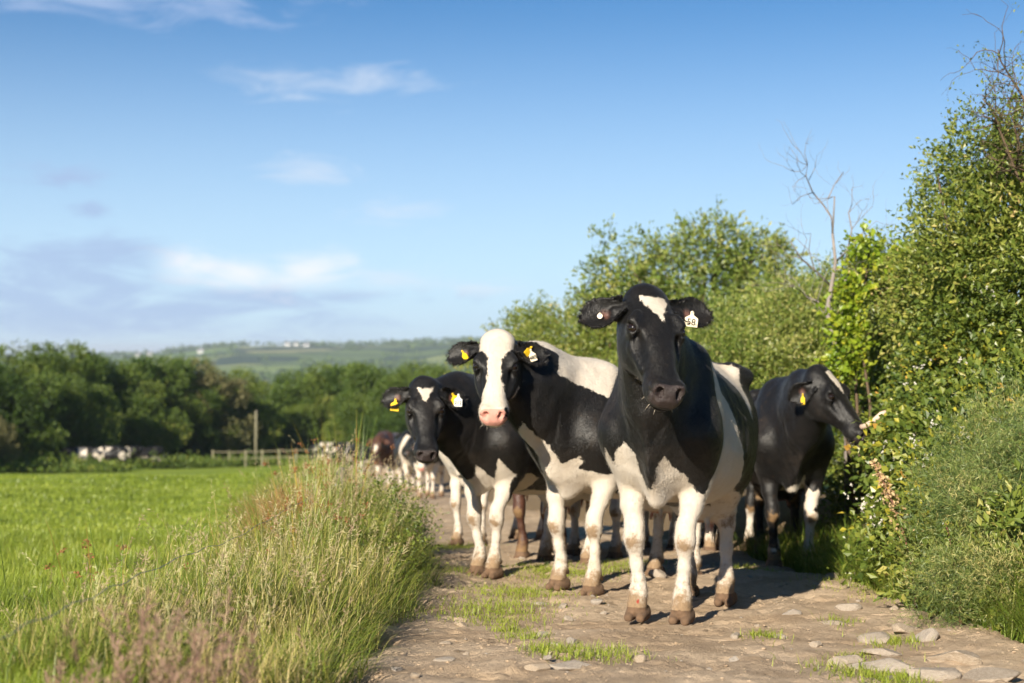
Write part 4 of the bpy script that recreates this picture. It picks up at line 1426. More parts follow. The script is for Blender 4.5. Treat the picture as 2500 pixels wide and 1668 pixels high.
def hide_material(name, dark=(0.006, 0.0056, 0.0056), light=(0.58, 0.525, 0.455), nose=(0.030, 0.021, 0.020), nose2=None, mudc=(0.23, 0.14, 0.065)):
    def b(t):
        c = t.n('ShaderNodeTexCoord').outputs['Object']
        edge = t.m('ADD', t.m('MULTIPLY', t.m('SUBTRACT', t.noise(c, 26, 4, 0.7), 0.5), 0.045), t.m('MULTIPLY', t.m('SUBTRACT', t.noise(c, 130, 2, 0.6), 0.5), 0.022))
        pat = t.step(t.m('ADD', t.attr('patch'), edge), -0.003, 0.004)
        # hair grain: fine noise pulled out along the body
        mp = t.n('ShaderNodeMapping')
        t.put(mp.inputs[0], c)
        mp.inputs['Scale'].default_value = (1.0, 1.0, 0.25)
        grain = t.noise(mp.outputs[0], 190, 3, 0.65)
        soft = t.noise(c, 5.0, 4, 0.6)
        lt = t.mix(t.m('MULTIPLY', t.step(soft, 0.35, 0.75), 0.6), light, [light[0] * 0.86, light[1] * 0.79, light[2] * 0.68])
        lt = t.mix(t.m('MULTIPLY', grain, 0.25), lt, [light[0] * 0.75, light[1] * 0.68, light[2] * 0.58])
        dk = t.mix(t.step(soft, 0.4, 0.8), dark, [dark[0] * 1.6, dark[1] * 1.35, dark[2] * 1.2])
        dk = t.mix(t.step(t.noise(c, 420, 1), 0.74, 0.80), dk, [d + 0.05 for d in dark])
        dust = t.m('MULTIPLY', t.step(t.noise(c, 3.1, 6, 0.7), 0.50, 0.72), t.m('ADD', 0.25, t.m('MULTIPLY', t.noise(c, 55, 3, 0.7), 0.6)))
        dk = t.mix(dust, dk, (0.036, 0.027, 0.020))
        lt = t.mix(t.m('MULTIPLY', dust, 0.5), lt, (0.36, 0.27, 0.17))
        col = t.mix(pat, dk, lt)
        # dried mud
        mud = t.m('ADD', t.attr('mud'), t.m('MULTIPLY', t.m('SUBTRACT', t.noise(c, 20, 6, 0.75), 0.5), 2.0))
        mud2 = t.step(mud, 0.30, 0.85)
        mcol = t.mix(t.noise(c, 60, 4), [m * 0.55 for m in mudc], [m * 1.25 for m in mudc])
        col = t.mix(t.m('MULTIPLY', mud2, 0.85), col, mcol)
        speck = t.m('MULTIPLY', t.step(t.noise(c, 70, 2), 0.70, 0.74), t.step(t.attr('low'), 0.2, 0.9))
        col = t.mix(t.m('MULTIPLY', speck, 0.7), col, [m * 0.35 for m in mudc])
        # hoof horn
        hc = t.mix(t.noise(c, 30, 4), (0.035, 0.025, 0.018), (0.21, 0.125, 0.075))
        hf = t.step(t.attr('hoof'), 0.4, 0.6)
        col = t.mix(t.m('MULTIPLY', hf, 0.9), col, hc)
        # bare skin of muzzle, inner ear and udder
        ns = t.step(t.attr('nose'), 0.45, 0.6)
        nc = t.mix(t.step(t.noise(c, 34, 3), 0.52, 0.58), nose, nose2 or [q * 1.3 for q in nose])
        col = t.mix(ns, col, nc)
        pk = t.attr('pink')
        col = t.mix(t.step(pk, 0.3, 0.8), col, (0.34, 0.16, 0.12))
        col = t.mix(t.step(t.attr('red'), 0.45, 0.6), col, (0.30, 0.01, 0.01))
        rough = t.m('ADD', t.m('MULTIPLY_ADD', t.noise(c, 12, 4, 0.7), 0.30, 0.34), t.m('MULTIPLY', pat, 0.2))
        rough = t.m('SUBTRACT', rough, t.m('MULTIPLY', ns, 0.14))
        rough = t.m('ADD', rough, t.m('MULTIPLY', mud2, 0.25))
        hb = t.m('ADD', t.m('MULTIPLY', grain, 0.55), t.m('MULTIPLY', t.noise(c, 16, 4, 0.6), 1.3))
        hb = t.m('ADD', hb, t.m('MULTIPLY', ns, t.m('MULTIPLY', t.noise(c, 260, 1), 1.2)))
        return principled(t, col, rough, t.m('SUBTRACT', 0.34, t.m('MULTIPLY', pat, 0.12)), t.bump(hb, 0.6, 0.007), Sheen_Weight=0.05, Sheen_Roughness=0.4)
    return material(name, b)


def hair_mesh(roots, dirs, length, width, mat, droop=0.0, seed=0, segs=3):
    """thin tapered ribbons"""
    g = np.random.default_rng(seed)
    n = len(roots)
    length = np.broadcast_to(length, (n,))
    side = np.cross(dirs, g.normal(size=(n, 3)))
    side /= np.linalg.norm(side, axis=1)[:, None] + 1e-9
    V = np.zeros((n, 2 * segs + 1, 3))
    for i in range(segs + 1):
        t = i / segs
        c = roots + dirs * (length * t)[:, None] + np.array([0, 0, -1.0]) * (droop * length * t * t)[:, None]
        w = width * (1 - t)
        if i < segs:
            V[:, 2 * i] = c - side * w
            V[:, 2 * i + 1] = c + side * w
        else:
            V[:, 2 * segs] = c
    f4, f3 = [], []
    b = np.arange(n)[:, None] * (2 * segs + 1)
    for i in range(segs - 1):
        f4.append(b + np.array([[2 * i, 2 * i + 1, 2 * i + 3, 2 * i + 2]]))
    f3 = b + np.array([[2 * segs - 2, 2 * segs - 1, 2 * segs]])
    return mesh_np('hair', V.reshape(-1, 3), [np.concatenate(f4), f3], {}, mat)


EYE_MAT = material('eye', lambda t: principled(t, (0.012, 0.007, 0.005), 0.08, 0.6))
TAG_Y = plain('tag_yellow', (0.80, 0.52, 0.02), 0.4, 0.4, 0.06, 60)
TAG_W = plain('tag_cream', (0.80, 0.70, 0.52), 0.45, 0.4, 0.06, 60)
INK = plain('ink', (0.015, 0.013, 0.012), 0.6, 0.2)
HAIR_B = plain('hair_black', (0.012, 0.010, 0.010), 0.45, 0.4)
HAIR_W = plain('hair_cream', (0.72, 0.63, 0.50), 0.6, 0.25)

HEAD_ST = [(-.040, -.045, -.12, .055), (-.012, -.010, -.16, .094), (.04, .012, -.19, .113), (.10, .020, -.215, .118), (.17, .023, -.232, .119),
           (.23, .018, -.232, .116), (.29, .010, -.222, .103), (.35, .004, -.196, .082), (.41, .000, -.168, .068), (.46, -.002, -.150, .064),
           (.51, -.005, -.142, .070), (.55, -.016, -.134, .070), (.58, -.034, -.120, .060), (.598, -.060, -.100, .035)]


def make_cow(name, label, loc, heading, head, feet=None, patches=(), head_patches=(), mat=None, res=0.011, hs=1.0, scale=1.0, group=None,
             body_len=1.0, ears=None, tags=(), tuft=None, tuft_mat=None, eye_half=0.0, detail=True, pitch=None, tail=None, whisk=True, nose_dark=None,
             mud=1.0, base_white=False, grazing=False):
    """loc = ground point between the fore feet, heading = direction the body faces (radians, world),
    head = dict(poll=world xyz, muzzle=world xyz, face=world normal of the forehead)"""
    if pitch is None:
        e = 0.3
        fx, fy = math.cos(heading), math.sin(heading)
        pitch = -math.atan2(float(ground_z(loc[0] + 0 * fx, loc[1] + 0.0)) - float(ground_z(loc[0] - 1.3 * fx, loc[1] - 1.3 * fy)), 1.3)
    M = Matrix.Translation(loc) @ Matrix.Rotation(heading, 4, 'Z') @ Matrix.Rotation(pitch, 4, 'Y') @ Matrix.Scale(scale, 4)
    Mi = M.inverted()
    L3 = lambda p: np.array(Mi @ Vector(p))
    D3 = lambda p: norm(np.array(Mi.to_3x3() @ Vector(p)))
    P = L3(head['poll'])
    u = norm(L3(head['muzzle']) - P)
    w = D3(head['face'])
    w = norm(w - u * (w @ u))
    v = np.cross(w, u)
    H = lambda a, b, c: P + hs * (a * u + b * v + c * w)
    HA = np.array([u, v, w])
    bl = body_len
    feet = feet or {}
    fl = feet.get('fl', (0.0, 0.13)); fr = feet.get('fr', (0.0, -0.13))
    hl = feet.get('hl', (-1.36 * bl, 0.15)); hr = feet.get('hr', (-1.36 * bl, -0.15))
    lo = np.minimum(np.array([-1.95 * bl, -0.52, -0.02]), H(.25, 0, -.1) - 0.48)
    hi = np.maximum(np.array([0.5, 0.52, 1.58]), H(.25, 0, -.1) + 0.48)
    lo[2] = -0.02
    F = Field(lo, hi, res)
    # trunk
    st = [(-1.67, 1.20, 1.08, .05), (-1.60, 1.33, .98, .15), (-1.45, 1.40, .84, .23), (-1.18, 1.425, .70, .285), (-.9, 1.40, .61, .345),
          (-.6, 1.385, .575, .365), (-.3, 1.40, .60, .325), (-.1, 1.43, .64, .27), (.06, 1.37, .66, .235), (.17, 1.24, .72, .19), (.26, 1.10, .84, .11), (.30, 1.0, .92, .05)]
    st = [(t * bl if t < 0 else t, a, b_, c_) for t, a, b_, c_ in st]
    F.loft((0, 0, 0), np.eye(3), st, 2.15, 0.20, 0.03)
    for s in (1, -1):
        Y = lambda q: s * q
        foot, hfoot = (fl, hl) if s > 0 else (fr, hr)
        # hip bones, pin bones, shoulder blade
        F.econe((-1.12 * bl, Y(.20), 1.36), (-1.20 * bl, Y(.255), 1.33), (.05, .04), (.05, .04), (1, 0, 0), 0.09)
        F.econe((-1.5 * bl, Y(.11), 1.29), (-1.59 * bl, Y(.135), 1.26), (.045, .045), (.04, .04), (1, 0, 0), 0.08)
        F.econe((-.13, Y(.14), 1.34), (.07, Y(.215), .96), (.10, .075), (.13, .095), (1, 0, 0), 0.10)
        # fore leg
        fx, fy = foot
        E = np.array([-.05 + fx * .2, Y(.205) * .6 + fy * .4, .77])
        F.econe((.09, Y(.20), .98), E, (.125, .085), (.11, .085), (1, 0, 0), 0.09)
        K = np.array([.025 + fx * .75, Y(.19) * .25 + fy * .75, .43])
        fm = E * .5 + K * .5 + np.array([.012, Y(.004), 0])
        F.chain([(E + (0.01, 0, .05), .088), (E * .75 + K * .25, .069), (fm, .055), (K + (0, 0, .06), .046), (K, .045)], 0.03)
        F.ell(K + (.012, 0, -.005), (.042, .047, .056), k=0.03)
        ft = np.array([fx - .012, fy, .15])
        F.chain([(K, .045), (K * .86 + ft * .14 - (.004, 0, 0), .038), (K * .5 + ft * .5 - (.006, 0, 0), .0285), (ft + (0, 0, .055), .032), (ft, .043), ((fx + .012, fy, .10), .043), ((fx + .02, fy, .075), .052)], 0.025)
        self_hoof = [(fx, fy)]
        # hind leg
        hx, hy = hfoot
        hip = np.array([-1.25 * bl, Y(.19), 1.08])
        stf = np.array([-1.02 * bl + (hx + 1.36 * bl) * .3, Y(.235), .82])
        hk = np.array([hx - .055, Y(.15) * .3 + hy * .7, .535])
        F.econe(hip, stf, (.20, .12), (.15, .09), (1, 0, 0), 0.10)
        F.econe((-1.47 * bl, Y(.14), 1.12), (hk[0] + .10, Y(.155), .78), (.12, .10), (.10, .075), (1, 0, 0), 0.09)
        F.econe(stf + (-.06, -Y(.02), 0), hk + (.03, 0, .03), (.15, .075), (.062, .042), (1, 0, 0), 0.06)
        F.cone(hk + (-.035, 0, .055), hk + (.0, 0, -.05), .030, .036, 0.03)
        F.cone(hk + (-.035, 0, .055), (-1.40 * bl + (hx + 1.36 * bl) * .5, Y(.16), .80), .022, .05, 0.04)
        hft = np.array([hx - .015, hy, .15])
        F.chain([(hk, .052), (hk * .8 + hft * .2, .044), (hk * .45 + hft * .55, .032), (hft + (0, 0, .05), .034), (hft, .045), ((hx + .015, hy, .10), .044), ((hx + .022, hy, .075), .052)], 0.025)
        for (x0, y0) in ((fx, fy), (hx, hy)):
            for c in (1, -1):
                F.econe((x0 - .022, y0 + c * .031, .046), (x0 + .074, y0 + c * .031, .024), (.034, .045), (.024, .024), (0, 1, 0), 0.004)
                F.ell((x0 - .058, y0 + c * .024, .118), (.018, .014, .02), k=0.01)
            F.cone((x0 + .115, y0, .0), (x0 + .055, y0, .095), .0075, .004, 0.006, cut=True)
    # soles are flat
    sl, X, Y_, Z = F.region((lo[0], lo[1], -.05), (hi[0], hi[1], .05), 0.01)
    F.F[sl] = np.maximum(F.F[sl], -(Z - 0.004))
    # flank fold, udder, teats, brisket
    for s in (1, -1):
        F.econe((-.95 * bl, s * .22, .80), (-1.05 * bl, s * .22, .66), (.10, .03), (.05, .02), (1, 0, 0), 0.08)
    F.ell((-1.10 * bl, 0, .62), (.21, .165, .15), k=0.08)
    for tx in (-1.0, -1.14):
        for ty in (.07, -.07):
            F.cone((tx * bl, ty, .50), (tx * bl + .01, ty * 1.1, .425), .017, .011, 0.015)
    F.econe((.20, 0, .86), (.10, 0, .66), (.055, .10), (.05, .09), (0, 1, 0), 0.08)
    # neck
    nk0, nk1 = np.array([-.02, 0, 1.13]), H(.13, 0, -.16)
    mid = nk0 * .5 + nk1 * .5 + np.array([0.02, 0, .0])
    sd = norm(np.cross(nk1 - nk0, (0, 0, 1.0)) + 1e-6)
    F.econe(nk0, mid, (.205, .275), (.135, .215), sd, 0.14)
    F.econe(mid, nk1, (.135, .215), (.095, .125), sd, 0.14)
    F.chain([((-.18, 0, 1.36), .075), (nk0 * .45 + H(.0, 0, -.1) * .55 + np.array([-.02, 0, .10]), .075), (H(.015, 0, -.11), .07)], 0.10)
    thr = H(.20, 0, -.22)
    F.chain([((.21, 0, .93), .10), (thr * .45 + np.array([.22, 0, .9]) * .55, .075), (thr, .055)], 0.09)
    dl = thr * .45 + np.array([.24, 0, .85]) * .55
    F.econe((.24, 0, .80), dl, (.022, .10), (.018, .055), sd, 0.05)
    # head
    HS = [tuple(np.array(q) * hs) for q in HEAD_ST]
    F.loft(P, HA, HS, 2.5, -0.02, 0.05)
    for s in (1, -1):
        F.ell(H(.20, s * .080, -.15), np.array([.105, .036, .085]) * hs, HA, 0.05)         # cheek
        F.ell(H(.222, s * .098, -.024), np.array([.050, .031, .036]) * hs, HA, 0.035)      # eye bulge
        F.cone(H(.170, s * .088, .006), H(.205, s * .110, .004), .017 * hs, .014 * hs, 0.03)  # brow
        F.cone(H(.285, s * .098, -.085), H(.40, s * .073, -.085), .012 * hs, .010 * hs, 0.035)  # face crest
        F.ell(H(.30, s * .088, -.030), np.array([.05, .014, .022]) * hs, HA, 0.03, cut=True)  # hollow below the eye
        F.ell(H(.09, s * .125, -.03), np.array([.04, .018, .035]) * hs, HA, 0.04, cut=True)   # temple
        F.ell(H(.545, s * .045, -.030), np.array([.034, .033, .032]) * hs, HA, 0.025)      # nostril wing
        F.ell(H(.505, s * .052, -.085), np.array([.055, .034, .045]) * hs, HA, 0.03)       # lip
        ed = norm(v * s * .80 + w * .60)
        ea_ = np.array([norm(u + w * .25), ed, np.cross(norm(u + w * .25), ed)])
        F.ell(H(.229, s * .113, -.010), np.array([.026, .021, .0165]) * hs, ea_, 0.006, cut=True)   # socket
    F.ell(H(.555, 0, -.060), np.array([.042, .056, .050]) * hs, HA, 0.03)                  # nose pad
    F.ell(H(.525, 0, -.132), np.array([.055, .052, .030]) * hs, HA, 0.012)                  # lower lip
    F.ell(H(-.005, 0, -.045), np.array([.05, .066, .05]) * hs, HA, 0.06)                   # poll
    F.ell(H(.545, 0, -.116), np.array([.075, .085, .0065]) * hs, HA, 0.010, cut=True)       # mouth
    for s in (1, -1):
        n1_ = norm(u * .75 + v * s * .60 + w * .10)
        n2_ = norm(w * .8 + v * s * .45); n2_ = norm(n2_ - n1_ * (n1_ @ n2_))
        na = np.array([n1_, n2_, np.cross(n1_, n2_)])
        F.ell(H(.582, s * .046, -.028), np.array([.036, .024, .0145]) * hs, na, 0.008, cut=True)   # nostril
        F.cone(H(.566, s * .064, -.048), H(.540, s * .078, -.044), .008 * hs, .004 * hs, 0.008, cut=True)
    ears = ears or {}
    ear_tips = {}
    EL = .182
    inner = []
    for s, key in ((1, 'l'), (-1, 'r')):
        ea = ears.get(key, (0.18, 1.0, -0.25, 0.1, -0.1, 1.0))     # direction (u, v, w), opening normal (u, v, w)
        a = norm(u * ea[0] + v * s * ea[1] + w * ea[2])
        c = norm(u * ea[3] + v * s * ea[4] + w * ea[5])
        base = H(.060, s * .088, -.085)
        F.cone(base - a * .02, base + a * .05 * hs, .038 * hs, .030 * hs, 0.03)
        F.ear(base + a * .03 * hs, a, c, EL * hs, .072 * hs, .040 * hs, max(.0085 * hs, res * .85), 0.018)
        inner.append((base + a * .03 * hs, a, norm(c - a * (a @ c))))
        ear_tips[key] = (base + a * .03 * hs, a, norm(c - a * (a @ c)))
    # tail
    if tail is None:
        tail = [(-1.60 * bl, 0, 1.36), (-1.70 * bl, 0, 1.28), (-1.73 * bl, .01, 1.05), (-1.71 * bl, .02, .75), (-1.70 * bl, .02, .52)]
    F.chain([(p, max(r_, res * 0.9)) for p, r_ in zip(tail, (.045, .034, .025, .020, .022))], 0.03)
    V, Q = F.extract()
    fn = np.cross(V[Q[:, 2]] - V[Q[:, 0]], V[Q[:, 3]] - V[Q[:, 1]])
    NRM = np.zeros_like(V)
    for i in range(4):
        for ax in range(3):
            NRM[:, ax] += np.bincount(Q[:, i], fn[:, ax], len(V))
    NRM /= np.linalg.norm(NRM, axis=1)[:, None] + 1e-12
    if detail:      # loose skin, sinews and ribs
        neckw = np.exp(-(((V - (nk0 * .45 + nk1 * .55)) / .34) ** 2).sum(1))
        fold = np.sin((V[:, 0] * 34 + V[:, 2] * 13 + 3 * fbm(V[:, 0] * 5, V[:, 1] * 5, V[:, 2] * 5, 2, 3)))
        amp = .0045 * fbm(V[:, 0] * 8, V[:, 1] * 8, V[:, 2] * 6, 3, 12) + .0042 * fold * neckw
        ribs = np.exp(-((V[:, 0] + .55) / .30) ** 2) * np.exp(-((V[:, 2] - 1.0) / .22) ** 2)
        amp = amp + .0035 * np.sin((V[:, 0] + .35 * V[:, 2]) * 62) * ribs
        legw = np.interp(V[:, 2], [.1, .2, .5, .65], [.2, .7, .7, 1])
        V = V + NRM * (amp * legw * np.where(V[:, 2] < .09, 0, 1))[:, None]
    # ---- colours, in the animal's own coordinates
    hp = (V - P) @ HA.T / hs
    inhead = (hp[:, 0] > -.08) & (hp[:, 0] < .66) & (np.abs(hp[:, 1]) < .36) & (hp[:, 2] > -.28) & (hp[:, 2] < .2)
    inhead &= ~((np.abs(hp[:, 1]) < .15) & (hp[:, 2] < -.15 - .25 * (hp[:, 0] - .15)) & (hp[:, 0] < .22))
    f = np.full(len(V), 0.3 if base_white else -0.3)
    bd = V.copy()
    def paint(f, pts3, ops, mask):
        for op in ops:
            colr, kind = op[0], op[1]
            if kind == 'ell':
                c, r_ = np.array(op[2]), np.array(op[3])
                s_ = (1 - np.sqrt((((pts3 - c) / r_) ** 2).sum(1))) * r_.min()
            elif kind == 'poly':
                i, j, k = {'yz': (1, 2, 0), 'xz': (0, 2, 1), 'xy': (0, 1, 2), 'uv': (1, 0, 2)}[op[2]]
                s_ = poly_sd(pts3[:, i], pts3[:, j], op[3])
                s_ = np.minimum(s_, np.minimum(pts3[:, k] - op[4], op[5] - pts3[:, k]))
            elif kind == 'below':
                s_ = op[2] - pts3[:, 2] + 0.05 * fbm(pts3[:, 0] * 4, pts3[:, 1] * 4, octaves=2, seed=op[3] if len(op) > 3 else 1)
            elif kind == 'noise':
                s_ = (fbm(pts3[:, 0] * op[2], pts3[:, 1] * op[2], pts3[:, 2] * op[2], 2, op[3]) - op[4]) * 0.2
            s_ = np.where(mask, s_, -1)
            f = np.maximum(f, s_) if colr == 'W' else np.minimum(f, -s_)
        return f
    f = paint(f, bd, patches, ~inhead)
    f = np.where(inhead, -0.3, f)
    f = paint(f, hp, head_patches, inhead)
    hoof = np.zeros(len(V)); mudv = np.zeros(len(V)); red = np.zeros(len(V))
    for i, (x0, y0) in enumerate((fl, fr, hl, hr)):
        near = ((V[:, 0] - x0) ** 2 + (V[:, 1] - y0) ** 2) < 0.17 ** 2
        hoof = np.maximum(hoof, near * (V[:, 2] < 0.082 - 0.18 * (V[:, 0] - x0) * 0.3))
        mudv = np.maximum(mudv, near * np.interp(V[:, 2], [0, .09, .16, .26, .42], [1.15, 1.0, .5, .30, .10]))
        if i < 2:
            kx, ky = .025 + x0 * .75 + .04, (0.19 if i == 0 else -0.19) * .25 + y0 * .75
            g = np.exp(-(((V[:, 0] - kx) / .05) ** 2 + ((V[:, 1] - ky) / .05) ** 2 + ((V[:, 2] - .405) / .055) ** 2))
            mudv = np.maximum(mudv, g * 1.0)
        else:
            g = np.exp(-(((V[:, 0] - x0 + .02) / .09) ** 2 + ((V[:, 1] - y0) / .07) ** 2 + ((V[:, 2] - .5) / .10) ** 2))
            mudv = np.maximum(mudv, g * .75)
    if feet.get('cut'):
        x0, y0 = feet['cut']
        red = np.exp(-(((V[:, 0] - x0) / .06) ** 2 + ((V[:, 1] - y0) / .010) ** 2 + ((V[:, 2] - .105) / .022) ** 2))
    bel = np.exp(-(((V[:, 0] + 1.0 * bl) / .3) ** 2 + ((V[:, 2] - .6) / .09) ** 2)) * .35
    mudv = np.maximum(mudv, bel) * mud
    nv_, nw_ = np.abs(hp[:, 1]), hp[:, 2]
    nose = sstep(hp[:, 0] - .45 * np.clip(nv_ - .052, 0, 1) + .25 * np.clip(-.06 - nw_, 0, 1), .540, .560) * sstep(-nw_ - .35 * np.clip(nv_ - .03, 0, 1) * 0, -.012, .006) * sstep(nw_, -.094, -.084) * inhead
    pink = np.exp(-(((V[:, 0] + 1.07 * bl) / .13) ** 2 + (V[:, 1] / .13) ** 2 + ((V[:, 2] - .45) / .045) ** 2)) * 1.2
    for b0, a_, c_ in inner:
        q = V - b0
        ta = q @ a_ / (.182 * hs)
        tb = q @ np.cross(c_, a_) / (.05 * hs)
        tcn = q @ c_
        nn0 = NRM @ c_
        pink = np.maximum(pink, .52 * np.exp(-((ta - .38) / .22) ** 2 - tb ** 2) * (nn0 > .3) * (ta > 0) * (ta < 1) * (np.abs(tcn) < .08))
    low = np.interp(V[:, 2], [0, .3, .7], [1, .7, 0])
    root = bpy.data.objects.new(name, None)
    COL.objects.link(root)
    root.matrix_world = Matrix.Translation((0, 0, -.014)) @ M
    root['label'] = label
    root['category'] = 'cow'
    if group:
        root['group'] = group
    me = mesh_np('body', V, Q, dict(patch=f, hoof=hoof, mud=mudv, nose=nose, pink=pink, low=low, red=red), mat)
    obj('body', me, root)
    root['ears'] = 0
    del root['ears']
    if not detail:
        return root
    # eyes
    for s in (1, -1):
        obj('eye', sphere_mesh('eye', .0245 * hs, EYE_MAT), root, H(.229, s * .103, -.018))
    coat(root, V, NRM, f, hoof, nose, inhead, mudv, mat)
    # hair: crest, ears, whiskers
    g = np.random.default_rng(11)
    n = 900
    if tuft != 'none':
        th = g.uniform(-1, 1, n)
        au = g.uniform(-.035, .055, n)
        rt = np.array([H(a_, .078 * t_ * (1 - .2 * abs(t_)), -.030 - .03 * t_ * t_ + .028 * min(1, (a_ + .04) / .06)) for a_, t_ in zip(au, th)])
        dr = u * g.uniform(.1, .9, n)[:, None] + w * g.uniform(.35, .8, n)[:, None] + v * (th * .6 + g.normal(0, .22, n))[:, None] - u * (au[:, None] < 0) * .9
        dr /= np.linalg.norm(dr, axis=1)[:, None]
        obj('hair', hair_mesh(rt, dr, g.uniform(.02, .042, n) * hs, .0014, tuft_mat or HAIR_B, 0.25, 3), root)
    rt, dr = [], []
    for key in ('l', 'r'):
        b0, a, c = ear_tips[key]
        bb = np.cross(c, a)
        for q in range(520):
            t_ = g.uniform(.1, 1.0)
            sgn = 1 if q % 2 else -1
            hw_ = .072 * hs * np.interp(t_, [0, .15, .35, .55, .75, .9, 1.0], [.34, .55, .88, 1, .86, .52, .12])
            cc = .040 * hs * (1 - .45) * np.interp(t_, [0, .3, 1], [1.3, 1, .35]) - .03 * t_ * t_
            rt.append(b0 + a * t_ * .182 * hs + bb * sgn * hw_ * g.uniform(.85, 1.0) + c * (cc + g.normal(0, .006)))
            dr.append(norm(bb * sgn * .8 + a * (.3 + .8 * t_) + c * g.normal(.15, .4) + g.normal(0, .2, 3)))
    obj('ear_hair', hair_mesh(np.array(rt), np.array(dr), g.uniform(.012, .030, len(rt)) * hs, .0012, HAIR_B, 0.1, 4), root)
    if whisk:
        rt, dr = [], []
        for q in range(46):
            s = 1 if q % 2 else -1
            a_ = g.uniform(.49, .585)
            rt.append(H(a_, s * g.uniform(.02, .07), -.130 + g.uniform(0, .05)))
            dr.append(norm(v * s * g.uniform(.1, .9) - w * g.uniform(.3, .9) + u * g.uniform(.1, .7)))
        obj('whiskers', hair_mesh(np.array(rt), np.array(dr), g.uniform(.012, .030, len(rt)) * hs, .0007, HAIR_W, 0.2, 5), root, kind='stuff')
    # tail switch
    tl = np.array(tail[-1])
    n = 260
    rt = tl + g.normal(0, .012, (n, 3)) + np.array([0, 0, .06]) * g.uniform(0, 1, n)[:, None]
    dr = np.array([norm((g.normal(0, .12), g.normal(0, .12), -1)) for q in range(n)])
    obj('tail_hair', hair_mesh(rt, dr, g.uniform(.12, .26, n), .002, HAIR_W if feet.get('white_tail') else HAIR_B, 0.0, 6), root)
    for tg in tags:
        add_tag(root, M, H, tg, ear_tips, hs)
    return root


def coat(root, V, N, f, hoof, nose, inhead, mudv, mat, per=2):
    """short hairs lying along the skin, one small blade each"""
    g = np.random.default_rng(77)
    ok = np.where((hoof < .5) & (nose < .3) & (V[:, 2] > .09))[0]
    k = np.tile(ok, per)
    n = len(k)
    p = V[k] + g.normal(0, .004, (n, 3))
    nm = N[k]
    flow = np.where(inhead[k][:, None], np.array([[.15, 0, -.6]]), np.array([[-.55, 0, -.7]])) + g.normal(0, .28, (n, 3))
    flow = flow - nm * (flow * nm).sum(1)[:, None]
    flow /= np.linalg.norm(flow, axis=1)[:, None] + 1e-9
    d = flow * .93 + nm * g.uniform(.10, .42, n)[:, None]
    ln = g.uniform(.006, .012, n)
    s_ = np.cross(d, nm)
    s_ /= np.linalg.norm(s_, axis=1)[:, None] + 1e-9
    w_ = .0009
    T = np.stack([p - s_ * w_ - nm * .001, p + s_ * w_ - nm * .001, p + d * ln[:, None]], 1).reshape(-1, 3)
    tri = np.arange(n * 3).reshape(-1, 3)
    at = dict(patch=np.repeat(f[k], 3), mud=np.repeat(mudv[k], 3))
    me = mesh_np('coat', T, tri, at, mat)
    o = obj('coat', me, root, kind='stuff')
    return o


_sph = {}
def sphere_mesh(name, r, mat, nu=16, nv=10):
    key = (round(r, 5), mat.name, nu)
    if key in _sph:
        return _sph[key]
    V = [(0, 0, r)]
    for i in range(1, nv):
        th = math.pi * i / nv
        for j in range(nu):
            ph = 2 * math.pi * j / nu
            V.append((r * math.sin(th) * math.cos(ph), r * math.sin(th) * math.sin(ph), r * math.cos(th)))
    V.append((0, 0, -r))
    f3, f4 = [], []
    for j in range(nu):
        k = (j + 1) % nu
        f3.append((0, 1 + j, 1 + k))
        b = 1 + (nv - 2) * nu
        f3.append((len(V) - 1, b + k, b + j))
        for i in range(nv - 2):
            f4.append((1 + i * nu + j, 1 + (i + 1) * nu + j, 1 + (i + 1) * nu + k, 1 + i * nu + k))
    _sph[key] = mesh_np(name, V, [np.array(f3), np.array(f4)], {}, mat)
    return _sph[key]


